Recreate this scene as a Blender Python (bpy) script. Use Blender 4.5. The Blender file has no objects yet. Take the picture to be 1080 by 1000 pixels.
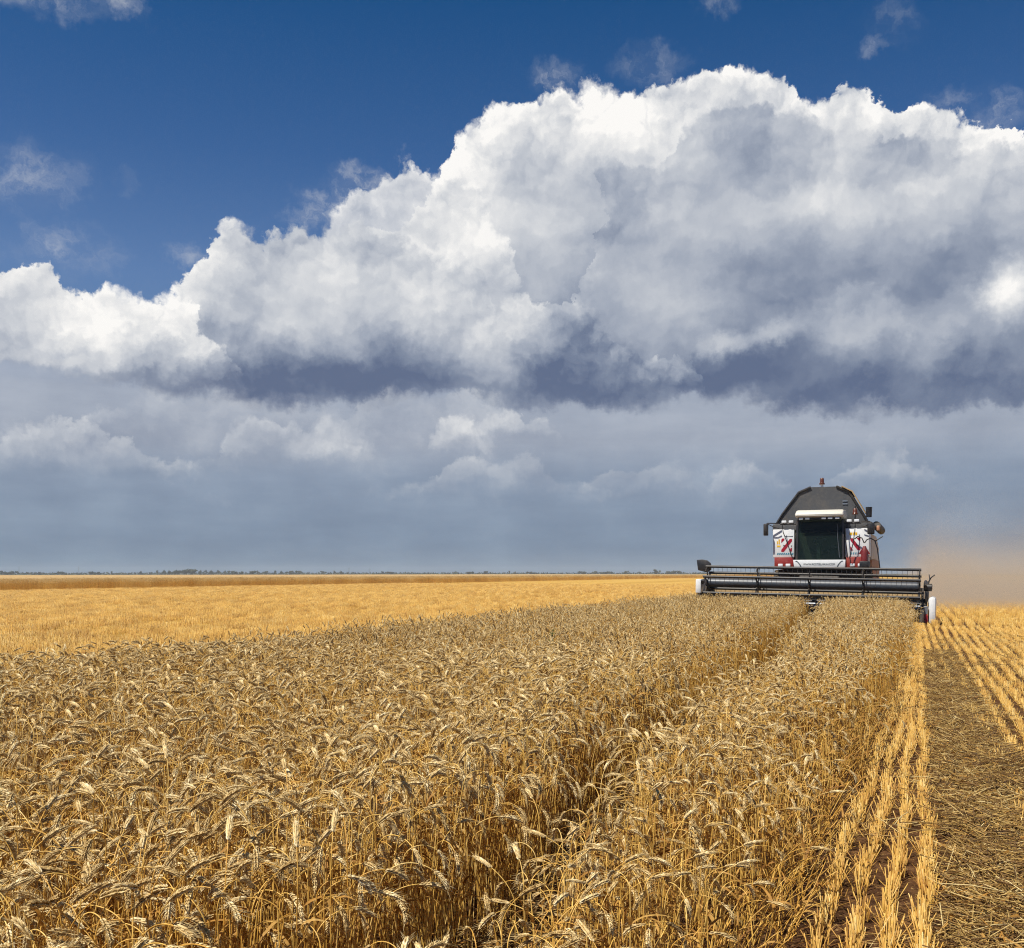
import bpy, bmesh, math, random
import numpy as np
from mathutils import Vector, Matrix, noise as mnoise

random.seed(11)
RNG = np.random.default_rng(11)
scene = bpy.context.scene
COL = scene.collection

# ------------------------------------------------------------------ camera
# level camera on a low tripod; the horizon sits below the middle of the frame (lens shift)
EYE = 1.45
FPX = 1100.0                      # focal length in photo pixels (photo 1080 x 1000, horizon at row 605, axis at column 540)
cam_data = bpy.data.cameras.new('camera')
cam = bpy.data.objects.new('camera', cam_data)
COL.objects.link(cam)
cam.location = (0, 0, EYE)
cam.rotation_euler = (math.radians(90), 0, 0)
cam_data.sensor_width = 36
cam_data.lens = 36 * FPX / 1080
cam_data.shift_y = 105 / 1080
cam_data.clip_start = 0.05
cam_data.clip_end = 30000
scene.camera = cam

# ------------------------------------------------------------------ sun, exposure
SUN_EL, SUN_AZ = math.radians(59), math.radians(232)      # azimuth clockwise from the view direction: high, behind the camera's left shoulder
sun_vec = Vector((math.sin(SUN_AZ) * math.cos(SUN_EL), math.cos(SUN_AZ) * math.cos(SUN_EL), math.sin(SUN_EL)))
sun_data = bpy.data.lights.new('sun', 'SUN')
sun_data.energy = 5.0
sun_data.angle = math.radians(0.5)
sun_data.color = (1.0, 0.96, 0.89)
sun = bpy.data.objects.new('sun', sun_data)
COL.objects.link(sun)
sun.rotation_euler = (-sun_vec).to_track_quat('-Z', 'Y').to_euler()
vs = scene.view_settings
vs.view_transform = 'Standard'
vs.look = 'None'
vs.exposure = 0.2
vs.gamma = 1.0
vs.use_curve_mapping = False
cy = scene.cycles
cy.max_bounces = 6
cy.diffuse_bounces = 3
cy.glossy_bounces = 3
cy.transmission_bounces = 4
cy.transparent_max_bounces = 8
cy.volume_bounces = 1
cy.volume_step_rate = 2.0
cy.volume_max_steps = 128
cy.filter_width = 1.1
cy.use_adaptive_sampling = True
cy.adaptive_threshold = 0.02
cy.use_denoising = True
cy.denoiser = 'OPENIMAGEDENOISE'
cy.denoising_input_passes = 'RGB_ALBEDO_NORMAL'
cy.denoising_prefilter = 'NONE'


def srgb(r, g, b):
    f = lambda c: (c / 12.92 if c <= 0.04045 else ((c + 0.055) / 1.055) ** 2.4)
    return tuple(f(x / 255) for x in (r, g, b))


# ------------------------------------------------------------------ a little node writer
class Sock:
    def __init__(s, g, k): s.g, s.k = g, k
    def __add__(a, b): return a.g.m('ADD', a, b)
    def __radd__(a, b): return a.g.m('ADD', b, a)
    def __sub__(a, b): return a.g.m('SUBTRACT', a, b)
    def __rsub__(a, b): return a.g.m('SUBTRACT', b, a)
    def __mul__(a, b): return a.g.m('MULTIPLY', a, b)
    def __rmul__(a, b): return a.g.m('MULTIPLY', b, a)
    def __truediv__(a, b): return a.g.m('DIVIDE', a, b)
    def __neg__(a): return a.g.m('MULTIPLY', a, -1.0)


class Graph:
    def __init__(s, tree): s.t = tree

    def n(s, kind, **props):
        nd = s.t.nodes.new(kind)
        for k, v in props.items(): setattr(nd, k, v)
        return nd

    def put(s, nd, key, v):
        inp = nd.inputs[key]
        if isinstance(v, Sock): s.t.links.new(v.k, inp)
        elif v is not None:
            if isinstance(v, (tuple, list)) and len(v) == 3 and inp.type == 'RGBA': v = (*v, 1)
            inp.default_value = v

    def m(s, op, a, b=None, c=None, clamp=False):
        nd = s.n('ShaderNodeMath', operation=op, use_clamp=clamp)
        for i, v in enumerate((a, b, c)):
            if v is not None: s.put(nd, i, v)
        return Sock(s, nd.outputs[0])

    def vec(s, x, y, z=0.0):
        nd = s.n('ShaderNodeCombineXYZ')
        for i, v in enumerate((x, y, z)): s.put(nd, i, v)
        return Sock(s, nd.outputs[0])

    def split(s, v):
        nd = s.n('ShaderNodeSeparateXYZ'); s.put(nd, 0, v)
        return [Sock(s, o) for o in nd.outputs]

    def noise(s, v, scale, detail=4, rough=0.5, dims='3D', lac=2.0):
        nd = s.n('ShaderNodeTexNoise', noise_dimensions=dims)
        s.put(nd, 'Vector', v)
        nd.inputs['Scale'].default_value = scale; nd.inputs['Detail'].default_value = detail
        nd.inputs['Roughness'].default_value = rough; nd.inputs['Lacunarity'].default_value = lac
        return Sock(s, nd.outputs[0])

    def noise_col(s, v, scale, detail=4, rough=0.5, dims='3D'):
        q = s.noise(v, scale, detail, rough, dims)
        return Sock(s, q.k.node.outputs[1])

    def voro(s, v, scale, detail=3, rough=0.5, lac=2.1, smooth=None, dims='3D', rand=1.0):
        nd = s.n('ShaderNodeTexVoronoi', voronoi_dimensions=dims, feature='SMOOTH_F1' if smooth else 'F1')
        s.put(nd, 'Vector', v)
        nd.inputs['Scale'].default_value = scale; nd.inputs['Detail'].default_value = detail
        nd.inputs['Roughness'].default_value = rough; nd.inputs['Lacunarity'].default_value = lac
        nd.inputs['Randomness'].default_value = rand
        if smooth: nd.inputs['Smoothness'].default_value = smooth
        return Sock(s, nd.outputs['Distance'])

    def step(s, x, lo, hi):
        nd = s.n('ShaderNodeMapRange', interpolation_type='SMOOTHSTEP', clamp=True)
        s.put(nd, 0, x); s.put(nd, 1, lo); s.put(nd, 2, hi)
        nd.inputs[3].default_value = 0; nd.inputs[4].default_value = 1
        return Sock(s, nd.outputs[0])

    def ramp(s, x, stops, interp='LINEAR'):
        nd = s.n('ShaderNodeValToRGB')
        cr = nd.color_ramp; cr.interpolation = interp
        while len(cr.elements) < len(stops): cr.elements.new(0.5)
        for e, (p, c) in zip(cr.elements, stops):
            e.position = p; e.color = (*c, 1) if len(c) == 3 else c
        s.put(nd, 0, x)
        return Sock(s, nd.outputs[0])

    def mix(s, f, a, b, blend='MIX'):
        nd = s.n('ShaderNodeMix', data_type='RGBA', blend_type=blend)
        s.put(nd, 0, f); s.put(nd, 6, a); s.put(nd, 7, b)
        return Sock(s, nd.outputs[2])

    def curve(s, x, x0, x1, y0, y1, pts):
        """piecewise curve y(x) given as (x, y) points, through a float curve node"""
        t = s.m('DIVIDE', s.m('SUBTRACT', x, x0), x1 - x0, clamp=True)
        nd = s.n('ShaderNodeFloatCurve')
        c = nd.mapping.curves[0]
        P = [((px - x0) / (x1 - x0), (py - y0) / (y1 - y0)) for px, py in sorted(pts)]
        while len(c.points) < len(P): c.points.new(0.5, 0.5)
        for q, (px, py) in zip(c.points, P):
            q.location = (px, py); q.handle_type = 'AUTO_CLAMPED'
        nd.mapping.use_clip = False
        nd.mapping.update()
        s.put(nd, 'Value', t)
        return s.m('MULTIPLY_ADD', Sock(s, nd.outputs[0]), y1 - y0, y0)


# ------------------------------------------------------------------ sky
world = bpy.data.worlds.new('World')
scene.world = world
world.use_nodes = True
wt = world.node_tree
wt.nodes.clear()
G = Graph(wt)


def ae(px, py):
    """photo measurement -> azimuth, elevation in degrees"""
    u, v = (px - 540) / FPX, (605 - py) / FPX
    return math.degrees(math.atan(u)), math.degrees(math.atan(v / math.hypot(1, u)))


coord = G.n('ShaderNodeTexCoord')
dx, dy, dz = G.split(Sock(G, coord.outputs['Generated']))
AZ = G.m('ARCTAN2', dx, dy) * 57.29578
EL = G.m('ARCSINE', dz) * 57.29578
SP = G.vec(AZ, EL, 0.0)

# organic wander of every outline
wob = G.noise_col(SP, 0.35, 5, 0.55, '2D')
wx, wy, _ = G.split(wob)
wx = (wx - 0.5); wy = (wy - 0.5)
fine = G.noise_col(SP, 2.2, 5, 0.6, '2D')
fx, fy, _ = G.split(fine)
fx = fx - 0.5; fy = fy - 0.5
A1 = AZ + wx * 3.0 + fx * 0.9
E1 = EL + wy * 2.0 + fy * 0.7
SPW = G.vec(AZ + wx * 1.4 + fx * 0.5, EL + wy * 1.2 + fy * 0.5, 0.0)


def puffs(off=(0, 0), detail=5):
    """cauliflower relief: domes of many sizes, 0 in the creases to about 1 on the domes"""
    q = SPW
    if off != (0, 0):
        nd = G.n('ShaderNodeVectorMath', operation='ADD'); G.put(nd, 0, SPW); nd.inputs[1].default_value = (*off, 0)
        q = Sock(G, nd.outputs[0])
    a = G.voro(q, 0.30, detail, 0.52, 2.15, dims='2D')
    return 1.0 - a


H0 = puffs()
H1 = puffs((-0.16, 0.34))          # the same relief a little towards the light
H2 = puffs((-0.5, 1.1), 2)
H00 = puffs((0, 0), 2)
emb = (H0 - H1) * 1.0 + (H00 - H2) * 0.55      # >0 where the relief faces up
soft = G.noise(SPW, 0.22, 4, 0.5, '2D') - 0.5
streak = G.noise(G.vec(AZ * 0.35 + wx * 0.5, EL * 1.5, 3.0), 0.6, 5, 0.55, '2D') - 0.5


feather = G.m('MAXIMUM', G.noise(SP, 0.22, 3, 0.5, '2D') * 5.0 - 1.5, 0.45)      # some edges crisp, some dissolving


def top_curve(pts):
    P = [ae(*p) for p in pts]
    x0, x1 = P[0][0], P[-1][0]
    ys = [p[1] for p in P]
    return G.curve(A1, x0, x1, min(ys) - 1, max(ys) + 1, P)


def layer(pts, rel=1.0, edge=0.25):
    """depth below a cloud's upper outline (deg) and its coverage"""
    d = top_curve(pts) - E1 + (H0 - 0.62) * (1.7 * rel)
    w = feather * edge
    return d, G.step(d, w * -1.0, w)


def brush(px, py, rx, ry, hard=0.25):
    """a soft oval at a photo position, wandering with the cloud relief"""
    a, e = ae(px, py)
    qa = (A1 - a) * (1 / (rx / FPX * 57.3))
    qe = (E1 - e) * (1 / (ry / FPX * 57.3))
    r = G.m('SQRT', qa * qa + qe * qe)
    return 1.0 - G.step(r, hard, 1.0)


def tone(val):
    """0 = darkest base, 1 = sunlit top"""
    return G.ramp(val, [(0.0, srgb(96, 110, 139)), (0.2, srgb(126, 138, 160)), (0.42, srgb(164, 172, 187)),
                        (0.66, srgb(200, 204, 211)), (0.88, srgb(234, 234, 234)), (1.0, srgb(252, 250, 247))])


# clear sky: Nishita, blue deepened as by a polariser, unseen overhead dimmed to cut fill light
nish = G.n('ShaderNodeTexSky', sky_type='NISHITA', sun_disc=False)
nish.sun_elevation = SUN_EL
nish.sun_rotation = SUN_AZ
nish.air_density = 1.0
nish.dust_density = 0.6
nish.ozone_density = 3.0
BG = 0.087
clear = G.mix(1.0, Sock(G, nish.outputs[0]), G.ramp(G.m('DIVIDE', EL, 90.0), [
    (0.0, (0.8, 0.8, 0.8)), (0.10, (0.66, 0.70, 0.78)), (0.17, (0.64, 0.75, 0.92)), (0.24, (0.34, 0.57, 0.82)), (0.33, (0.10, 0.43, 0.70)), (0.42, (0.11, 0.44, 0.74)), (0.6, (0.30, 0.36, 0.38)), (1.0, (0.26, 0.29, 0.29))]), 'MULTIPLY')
gain = 1.0 / 0.1


def over(base, colour, alpha):
    return G.mix(alpha, base, colour)


def bright(c):
    return G.mix(1.0, c, (gain, gain, gain), 'MULTIPLY')


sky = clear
# faint wisps in the blue
wn = G.step(G.noise(G.vec(AZ + wx * 3 + fx, EL * 1.5 + wy * 3 + fy, 1.0), 0.55, 6, 0.6, '2D') + G.noise(SP, 0.16, 2, 0.5, '2D') * 0.5, 0.60, 1.05)
wisp = None
for (px, py, rx, ry, k) in [(35, 190, 60, 42, .75), (60, 258, 70, 34, .5), (100, 268, 50, 26, .35), (130, 192, 20, 14, .6), (345, 212, 46, 22, 1.3), (378, 190, 40, 22, 1.3), (330, 228, 40, 14, 1.0), (40, -10, 80, 22, .8), (132, 2, 32, 18, 1.0),
                            (582, 82, 34, 20, .85), (685, 66, 55, 22, .5), (752, 4, 38, 14, .6), (945, 25, 40, 26, .25),
                            (922, 47, 22, 12, .5), (1062, 118, 45, 22, .8), (1000, 112, 55, 20, .5), (205, 268, 34, 14, .6)]:
    b = brush(px, py, rx, ry, 0.0) * k
    wisp = b if wisp is None else G.m('MAXIMUM', wisp, b)
wa = G.m('MULTIPLY', wisp, wn * 0.85 + 0.10, clamp=True)
sky = over(sky, bright(tone(0.62 + emb * 0.15)), wa * 0.85)

# --- deck behind and below everything: grey hazy air down to the horizon
hz = G.ramp(G.m('DIVIDE', EL, 20.0, clamp=True), [(0.0, srgb(116, 137, 160)), (0.08, srgb(121, 140, 163)), (0.26, srgb(137, 152, 173)), (0.36, srgb(158, 167, 183)),
                                                (0.47, srgb(162, 171, 187)), (0.56, srgb(148, 161, 184)), (1.0, srgb(140, 155, 180))])
hz = G.mix(1.0, hz, G.ramp(streak * 0.7 + soft * 0.9 + 0.5, [(0.2, (0.90, 0.91, 0.93)), (0.5, (1.02, 1.02, 1.02)), (0.8, (1.16, 1.14, 1.11))]), 'MULTIPLY')
deck_top = top_curve([(-700, 330), (-100, 335), (0, 345), (200, 340), (600, 300), (1080, 260), (1700, 280)])
deck = G.step(deck_top - E1 + soft * 1.5, -1.0, 0.8)
sky = over(sky, bright(hz), deck)


# --- main cumulus, far layer to near layer
def put_layer(pts, base, drop, rel=1.0, edge=0.22, em=0.5, lights=(), fade=None, so=0.4, alpha=1.0, belly=(2.0, 0.3)):
    """base: tone at the top; drop: loss of tone per degree below the outline; lights: (px,py,rx,ry,amount);
    fade: (curve of the cloud base, softness in deg); belly: (height in deg, loss of tone) of the shaded underside"""
    global sky
    d, cov = layer(pts, rel, edge)
    dd = G.m('MINIMUM', G.m('MAXIMUM', d, 0.0), 12.0)
    near = G.m('POWER', 2.0, dd * -0.5) * 0.80 + 0.20             # relief is crisp near the outline, soft deeper in the mass
    v = base - dd * drop + emb * near * em + soft * so + broad * 0.6
    for (px, py, rx, ry, k) in lights:
        v = v + brush(px, py, rx, ry, 0.0) * k
    if fade:
        low = top_curve(fade[0])
        up = E1 - low + soft * 1.4 + emb * 0.35
        if belly: v = v - (1.0 - G.step(up, 0.2, belly[0])) * belly[1]
        cov = cov * G.step(up, -fade[1], fade[1])
    sky = over(sky, bright(tone(v)), cov * alpha if alpha != 1 else cov)


broad = G.noise(G.vec(A1 * 0.8, E1 * 1.5, 7.0), 0.16, 3, 0.5, '2D') - 0.5
FAR_L, FAR_R = -900, 1900
BASE = [(FAR_L, 376), (-40, 380), (60, 392), (140, 404), (250, 418), (310, 424), (400, 421), (480, 414), (560, 422), (680, 424), (770, 416), (830, 430), (950, 430), (1080, 422), (FAR_R, 416)]
put_layer([(FAR_L, 300), (330, 330), (380, 262), (420, 228), (448, 215), (462, 168), (470, 152), (482, 128), (508, 116), (530, 96), (570, 99), (598, 90), (622, 80), (655, 84), (696, 80), (735, 68), (772, 66),
           (832, 74), (852, 100), (874, 92), (900, 89), (926, 101), (955, 108), (1000, 109), (1040, 122), (1080, 134), (1200, 170), (FAR_R, 300)],
          0.89, 0.052, 0.55, 0.18, 0.46,
          [(640, 120, 130, 50, .12), (780, 85, 60, 30, .1), (560, 280, 110, 80, .24), (520, 170, 70, 50, -.12), (620, 270, 160, 40, -.16), (690, 275, 60, 22, -.16), (1060, 300, 70, 60, .35), (800, 230, 120, 50, .12)], (BASE, 0.6))
# ragged left shoulder
put_layer([(FAR_L, 420), (300, 330), (318, 250), (332, 225), (345, 205), (358, 186), (372, 182), (392, 172), (408, 170), (430, 168), (446, 172), (470, 172), (520, 220), (600, 330), (FAR_R, 500)],
          0.84, 0.03, 0.95, 0.55, 0.42, [(440, 270, 90, 60, .1)], (BASE, 0.6), alpha=0.85)
# grey shaded bulge at the centre right
put_layer([(FAR_L, 520), (600, 330), (624, 220), (640, 170), (690, 164), (712, 134), (730, 120), (760, 106), (784, 98), (806, 104), (826, 114), (850, 110), (872, 124), (905, 130), (960, 138), (1010, 148), (1080, 154), (1300, 190), (FAR_R, 330)],
          0.55, 0.016, 0.55, 0.32, 0.28,
          [(860, 215, 110, 50, .14), (1000, 175, 150, 50, .08), (700, 240, 90, 60, .08), (780, 160, 100, 50, -.12), (900, 310, 200, 90, -.24), (1062, 310, 46, 44, .6), (700, 320, 110, 60, .14), (660, 140, 60, 40, .16), (640, 245, 90, 24, -.14)],
          (BASE, 0.5), belly=(2.2, 0.25))
# dark belly far right and its bright gap
put_layer([(FAR_L, 560), (640, 480), (740, 350), (775, 300), (790, 272), (815, 268), (850, 292), (900, 296), (980, 326), (1020, 345), (1080, 366), (1400, 380), (FAR_R, 400)],
          0.32, 0.012, 0.6, 0.9, 0.16, [(820, 350, 40, 24, .3), (770, 362, 70, 18, .3), (960, 345, 120, 20, .12)], (BASE, 0.7), belly=(3.6, 0.19))
# left middle mass
put_layer([(FAR_L, 520), (-60, 440), (40, 392), (120, 372), (168, 330), (180, 310), (192, 290), (215, 268), (229, 262), (233, 240), (250, 237), (272, 240), (300, 233), (322, 230), (350, 232), (375, 226), (400, 224), (440, 250), (482, 256), (520, 284),
           (548, 312), (600, 316), (650, 340), (700, 368), (745, 390), (780, 470), (FAR_R, 600)],
          0.70, 0.024, 0.75, 0.28, 0.36, [(300, 300, 120, 50, .04), (520, 325, 60, 26, .14), (235, 290, 40, 60, .12), (620, 350, 110, 50, -.22), (250, 245, 40, 20, .12), (400, 235, 40, 20, .1), (430, 270, 60, 24, -.1)], (BASE, 0.7), belly=(4.6, 0.50))
# left shelf
put_layer([(FAR_L, 300), (-120, 290), (0, 272), (38, 268), (60, 280), (82, 292), (102, 304), (130, 296), (160, 300), (182, 306), (204, 332), (226, 350), (244, 374), (300, 430), (FAR_R, 640)],
          0.90, 0.05, 0.75, 0.3, 0.36, [(100, 345, 140, 30, .1), (240, 380, 60, 34, -.3)], ([(FAR_L, 378), (0, 370), (60, 378), (130, 388), (220, 392), (300, 380), (FAR_R, 370)], 1.1), belly=(2.4, 0.3))


# --- small sunlit heaps in the haze below the deck
def bump(px, py, w, h, base=0.72, drop=0.16, alpha=0.7, low=0.0):
    yb = py + h * 0.5
    yt = py - h * 0.5
    put_layer([(px - w * 0.9, yb + 25), (px - w * 0.5, yb), (px - w * 0.25, yt + h * .15), (px, yt), (px + w * 0.22, yt + h * .3), (px + w * .5, yb - h * .1), (px + w * .9, yb + 25)],
              base + 0.04, drop, 0.5, 0.45, 0.26, (), ([(px - w, yb), (px, yb + low), (px + w, yb)], 1.2), 0.3, alpha, None)


bump(240, 440, 420, 60, 0.50, 0.06, 0.5)
bump(470, 436, 300, 60, 0.50, 0.06, 0.6)
bump(70, 462, 230, 44, 0.68, 0.08, 0.75)
bump(315, 456, 180, 40, 0.66, 0.10, 0.7)
bump(480, 448, 90, 32, 0.72, 0.08, 0.75)
bump(545, 440, 70, 26, 0.64, 0.08, 0.6)
bump(530, 490, 190, 34, 0.60, 0.10, 0.55)
bump(690, 494, 150, 36, 0.58, 0.10, 0.45)
bump(790, 498, 70, 20, 0.62, 0.10, 0.55)
bump(935, 482, 110, 28, 0.56, 0.10, 0.45)

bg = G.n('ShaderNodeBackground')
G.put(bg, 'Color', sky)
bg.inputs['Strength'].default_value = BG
out = G.n('ShaderNodeOutputWorld')
wt.links.new(bg.outputs[0], out.inputs[0])
world.cycles.sampling_method = 'MANUAL'
world.cycles.sample_map_resolution = 512

# ================================================================== helpers for things
def mesh_obj(name, verts, faces, mats, fmat=None, parent=None, smooth=True):
    me = bpy.data.meshes.new(name)
    me.from_pydata([tuple(map(float, v)) for v in verts], [], [tuple(int(i) for i in f) for f in faces])
    for m in (mats if isinstance(mats, (list, tuple)) else [mats]): me.materials.append(m)
    if fmat is not None: me.polygons.foreach_set('material_index', np.asarray(fmat, dtype=np.int32))
    if smooth: me.polygons.foreach_set('use_smooth', np.ones(len(me.polygons), dtype=bool))
    me.update()
    o = bpy.data.objects.new(name, me)
    COL.objects.link(o)
    if parent: o.parent = parent
    return o


def tag(o, label=None, cat=None, group=None, kind=None):
    if label: o['label'] = label
    if cat: o['category'] = cat
    if group: o['group'] = group
    if kind: o['kind'] = kind
    return o


def empty(name, loc=(0, 0, 0), rz=0.0):
    o = bpy.data.objects.new(name, None)
    o.empty_display_size = 0.2
    COL.objects.link(o)
    o.location = loc
    o.rotation_euler = (0, 0, rz)
    return o


# ------------------------------------------------------------------ materials
def material(name):
    m = bpy.data.materials.new(name)
    m.use_nodes = True
    t = m.node_tree
    t.nodes.clear()
    g = Graph(t)
    bs = g.n('ShaderNodeBsdfPrincipled')
    o = g.n('ShaderNodeOutputMaterial')
    t.links.new(bs.outputs[0], o.inputs[0])
    return m, g, bs, o


def geo(g, what):
    return Sock(g, g.n('ShaderNodeNewGeometry').outputs[what])


def obj_random(g):
    return Sock(g, g.n('ShaderNodeObjectInfo').outputs['Random'])


def straw_mat(name, stops, rough=0.6, spec=0.25, streak=True, translucent=0.0):
    """dry plant matter: colour differs from piece to piece and from plant to plant, with faint streaks"""
    m, g, bs, o = material(name)
    isl = geo(g, 'Random Per Island')
    rnd = obj_random(g)
    f = isl * 0.62 + rnd * 0.38
    c = g.ramp(f, stops)
    if streak:
        tc = Sock(g, g.n('ShaderNodeTexCoord').outputs['Object'])
        x, y, z = g.split(tc)
        nz = g.noise(g.vec(x * 60.0, y * 60.0, z * 9.0), 1.0, 3, 0.6)
        c = g.mix(1.0, c, g.ramp(nz, [(0.3, (0.72, 0.68, 0.62)), (0.65, (1.12, 1.1, 1.06))]), 'MULTIPLY')
    g.put(bs, 'Base Color', c)
    bs.inputs['Roughness'].default_value = rough
    bs.inputs['Specular IOR Level'].default_value = spec
    if translucent:
        tr = g.n('ShaderNodeBsdfTranslucent')
        g.put(tr, 'Color', c)
        mx = g.n('ShaderNodeMixShader'); mx.inputs[0].default_value = translucent
        g.t.links.new(bs.outputs[0], mx.inputs[1]); g.t.links.new(tr.outputs[0], mx.inputs[2])
        g.t.links.new(mx.outputs[0], o.inputs[0])
    return m


M = {}
M['stem'] = straw_mat('wheat_straw', [(0.0, (0.26, 0.105, 0.018)), (0.35, (0.58, 0.30, 0.048)), (0.7, (0.78, 0.49, 0.115)), (1.0, (0.85, 0.66, 0.29))], 0.45, 0.4)
M['ear'] = straw_mat('wheat_ear', [(0.0, (0.24, 0.135, 0.04)), (0.32, (0.52, 0.355, 0.14)), (0.68, (0.77, 0.59, 0.29)), (1.0, (0.90, 0.79, 0.52))], 0.6, 0.25)
M['leaf'] = straw_mat('dry_leaf', [(0.0, (0.24, 0.105, 0.025)), (0.4, (0.48, 0.25, 0.055)), (0.75, (0.62, 0.38, 0.11)), (1.0, (0.72, 0.52, 0.22))], 0.6, 0.2, True, 0.3)
M['stubble'] = straw_mat('stubble_straw', [(0.0, (0.32, 0.145, 0.024)), (0.35, (0.54, 0.295, 0.054)), (0.7, (0.68, 0.43, 0.098)), (1.0, (0.82, 0.63, 0.28))], 0.5, 0.35)
M['chaff'] = straw_mat('cut_straw', [(0.0, (0.05, 0.028, 0.012)), (0.45, (0.19, 0.10, 0.03)), (0.76, (0.52, 0.34, 0.10)), (1.0, (0.85, 0.70, 0.36))], 0.5, 0.35)

# ------------------------------------------------------------------ the field's own frame: s along the drill rows, t across them
TH = math.radians(20.9)
SN, CS = math.sin(TH), math.cos(TH)


def ts(t, s):
    """field coordinates -> world x, y (t to the right of the camera, s ahead along the rows)"""
    return CS * t + SN * s, -SN * t + CS * s


def inv_ts(x, y):
    return CS * x - SN * y, SN * x + CS * y


def seen(x, y, pad=1.6):
    return np.logical_and(y > 0.2, np.abs(x) < 0.50 * y + pad)


def ground_z(t, s):
    """gentle unevenness of the soil near the camera"""
    return 0.0


# ------------------------------------------------------------------ ground: one sheet to the horizon
def build_ground():
    def axis(near0, near1, step, far):
        a = list(np.arange(near0, near1, step))
        v, d = near1, step
        while v < far:
            d *= 1.22; v += d; a.append(v)
        v, d = near0, step
        b = []
        while v > -far:
            d *= 1.22; v -= d; b.append(v)
        return np.array(b[::-1] + a)
    T = axis(-1.2, 3.4, 0.035, 14000)
    S = axis(2.0, 15.0, 0.05, 14000)
    tt, ss = np.meshgrid(T, S, indexing='ij')
    z = np.zeros_like(tt)
    for i in range(tt.shape[0]):
        for j in range(tt.shape[1]):
            if abs(tt[i, j]) < 6 and abs(ss[i, j]) < 22:
                w = max(0.0, 1 - max(abs(tt[i, j]) - 4, 0) / 2) * max(0.0, 1 - max(ss[i, j] - 15, 0) / 7)
                z[i, j] = w * (0.022 * mnoise.noise((tt[i, j] * 3.1, ss[i, j] * 3.1, 0)) + 0.018 * mnoise.noise((tt[i, j] * 11, ss[i, j] * 11, 4)) - 0.012)
    x, y = ts(tt, ss)
    V = np.stack([x, y, z], -1).reshape(-1, 3)
    n0, n1 = tt.shape
    idx = np.arange(n0 * n1).reshape(n0, n1)
    F = np.stack([idx[:-1, :-1], idx[1:, :-1], idx[1:, 1:], idx[:-1, 1:]], -1).reshape(-1, 4)
    m, g, bs, o = material('field_ground')
    px, py, pz = g.split(geo(g, 'Position'))
    t_ = px * CS - py * SN
    s_ = px * SN + py * CS
    p = g.vec(t_, s_, pz)
    # bare soil with clods and crumbs of straw
    soil = g.ramp(g.noise(p, 9, 7, 0.65), [(0.3, (0.030, 0.013, 0.006)), (0.5, (0.088, 0.040, 0.016)), (0.72, (0.16, 0.080, 0.034))])
    crumbs = g.step(g.noise(g.vec(t_, s_ * 0.7, 2.0), 55, 4, 0.7), 0.56, 0.66)
    soil = g.mix(crumbs * 0.75, soil, g.ramp(g.noise(p, 30, 2), [(0.35, (0.20, 0.11, 0.035)), (0.65, (0.50, 0.33, 0.12))]))
    # stubble seen from afar: straw over soil in drill rows, with the swaths of each combine pass
    rows = g.m('SINE', t_ * (2 * math.pi / 0.31) + g.noise(p, 0.6, 3) * 3.0) * 0.5 + 0.5
    mott = g.noise(g.vec(t_ * 1.0, s_ * 0.55, 1.0), 1.3, 8, 0.68)
    swath = g.noise(g.vec(t_ * 0.16, s_ * 0.006, 5.0), 1.0, 4, 0.6)
    gold = g.ramp(mott * 0.62 + rows * 0.08 + swath * 0.42 - 0.05, [(0.30, (0.25, 0.12, 0.023)), (0.45, (0.46, 0.255, 0.048)), (0.58, (0.60, 0.365, 0.085)), (0.75, (0.72, 0.50, 0.16))])
    near = g.step(s_, 30.0, 70.0)
    leftside = 1.0 - g.step(t_, -8.5, -6.5)
    cover = g.m('MAXIMUM', near, leftside * g.step(s_, 8.0, 26.0))
    c = g.mix(cover, soil, gold)
    # fields beyond: ripe crop, then green and brown strips
    far_n = g.noise(g.vec(t_ * 0.010, s_ * 0.0014, 9.0), 1.0, 3, 0.55)
    far_c = g.ramp(far_n, [(0.32, (0.045, 0.055, 0.022)), (0.45, (0.10, 0.085, 0.030)), (0.52, (0.055, 0.060, 0.025)), (0.62, (0.20, 0.14, 0.05)), (0.70, (0.07, 0.07, 0.028))], 'CONSTANT')
    c = g.mix(1.0 - g.step(t_, -334.0, -330.0), c, far_c)
    c = g.mix(g.step(s_, 900.0, 930.0), c, far_c)
    g.put(bs, 'Base Color', c)
    bs.inputs['Roughness'].default_value = 0.95
    bs.inputs['Specular IOR Level'].default_value = 0.1
    bp = g.n('ShaderNodeBump'); bp.inputs['Strength'].default_value = 0.8; bp.inputs['Distance'].default_value = 0.03
    g.put(bp, 'Height', g.noise(p, 22, 6, 0.7))
    g.t.links.new(bp.outputs[0], bs.inputs['Normal'])
    ob = mesh_obj('ground', V, F, m)
    tag(ob, kind='structure')
    return ob


build_ground()

# ------------------------------------------------------------------ plant shapes
def sweep(P, R, n=5, cap=False):
    """tube along the points P with radii R"""
    P = np.asarray(P, float)
    T = np.gradient(P, axis=0)
    T /= np.linalg.norm(T, axis=1)[:, None] + 1e-12
    ref = np.array([0.31, 0.95, 0.05])
    A = np.cross(T, ref); A /= np.linalg.norm(A, axis=1)[:, None] + 1e-12
    B = np.cross(T, A)
    a = np.arange(n) * 2 * math.pi / n
    V = P[:, None, :] + np.asarray(R)[:, None, None] * (np.cos(a)[None, :, None] * A[:, None, :] + np.sin(a)[None, :, None] * B[:, None, :])
    k = len(P)
    F = [(i * n + j, i * n + (j + 1) % n, (i + 1) * n + (j + 1) % n, (i + 1) * n + j) for i in range(k - 1) for j in range(n)]
    if cap: F.append(tuple((k - 1) * n + j for j in range(n)))
    return V.reshape(-1, 3), F


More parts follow.
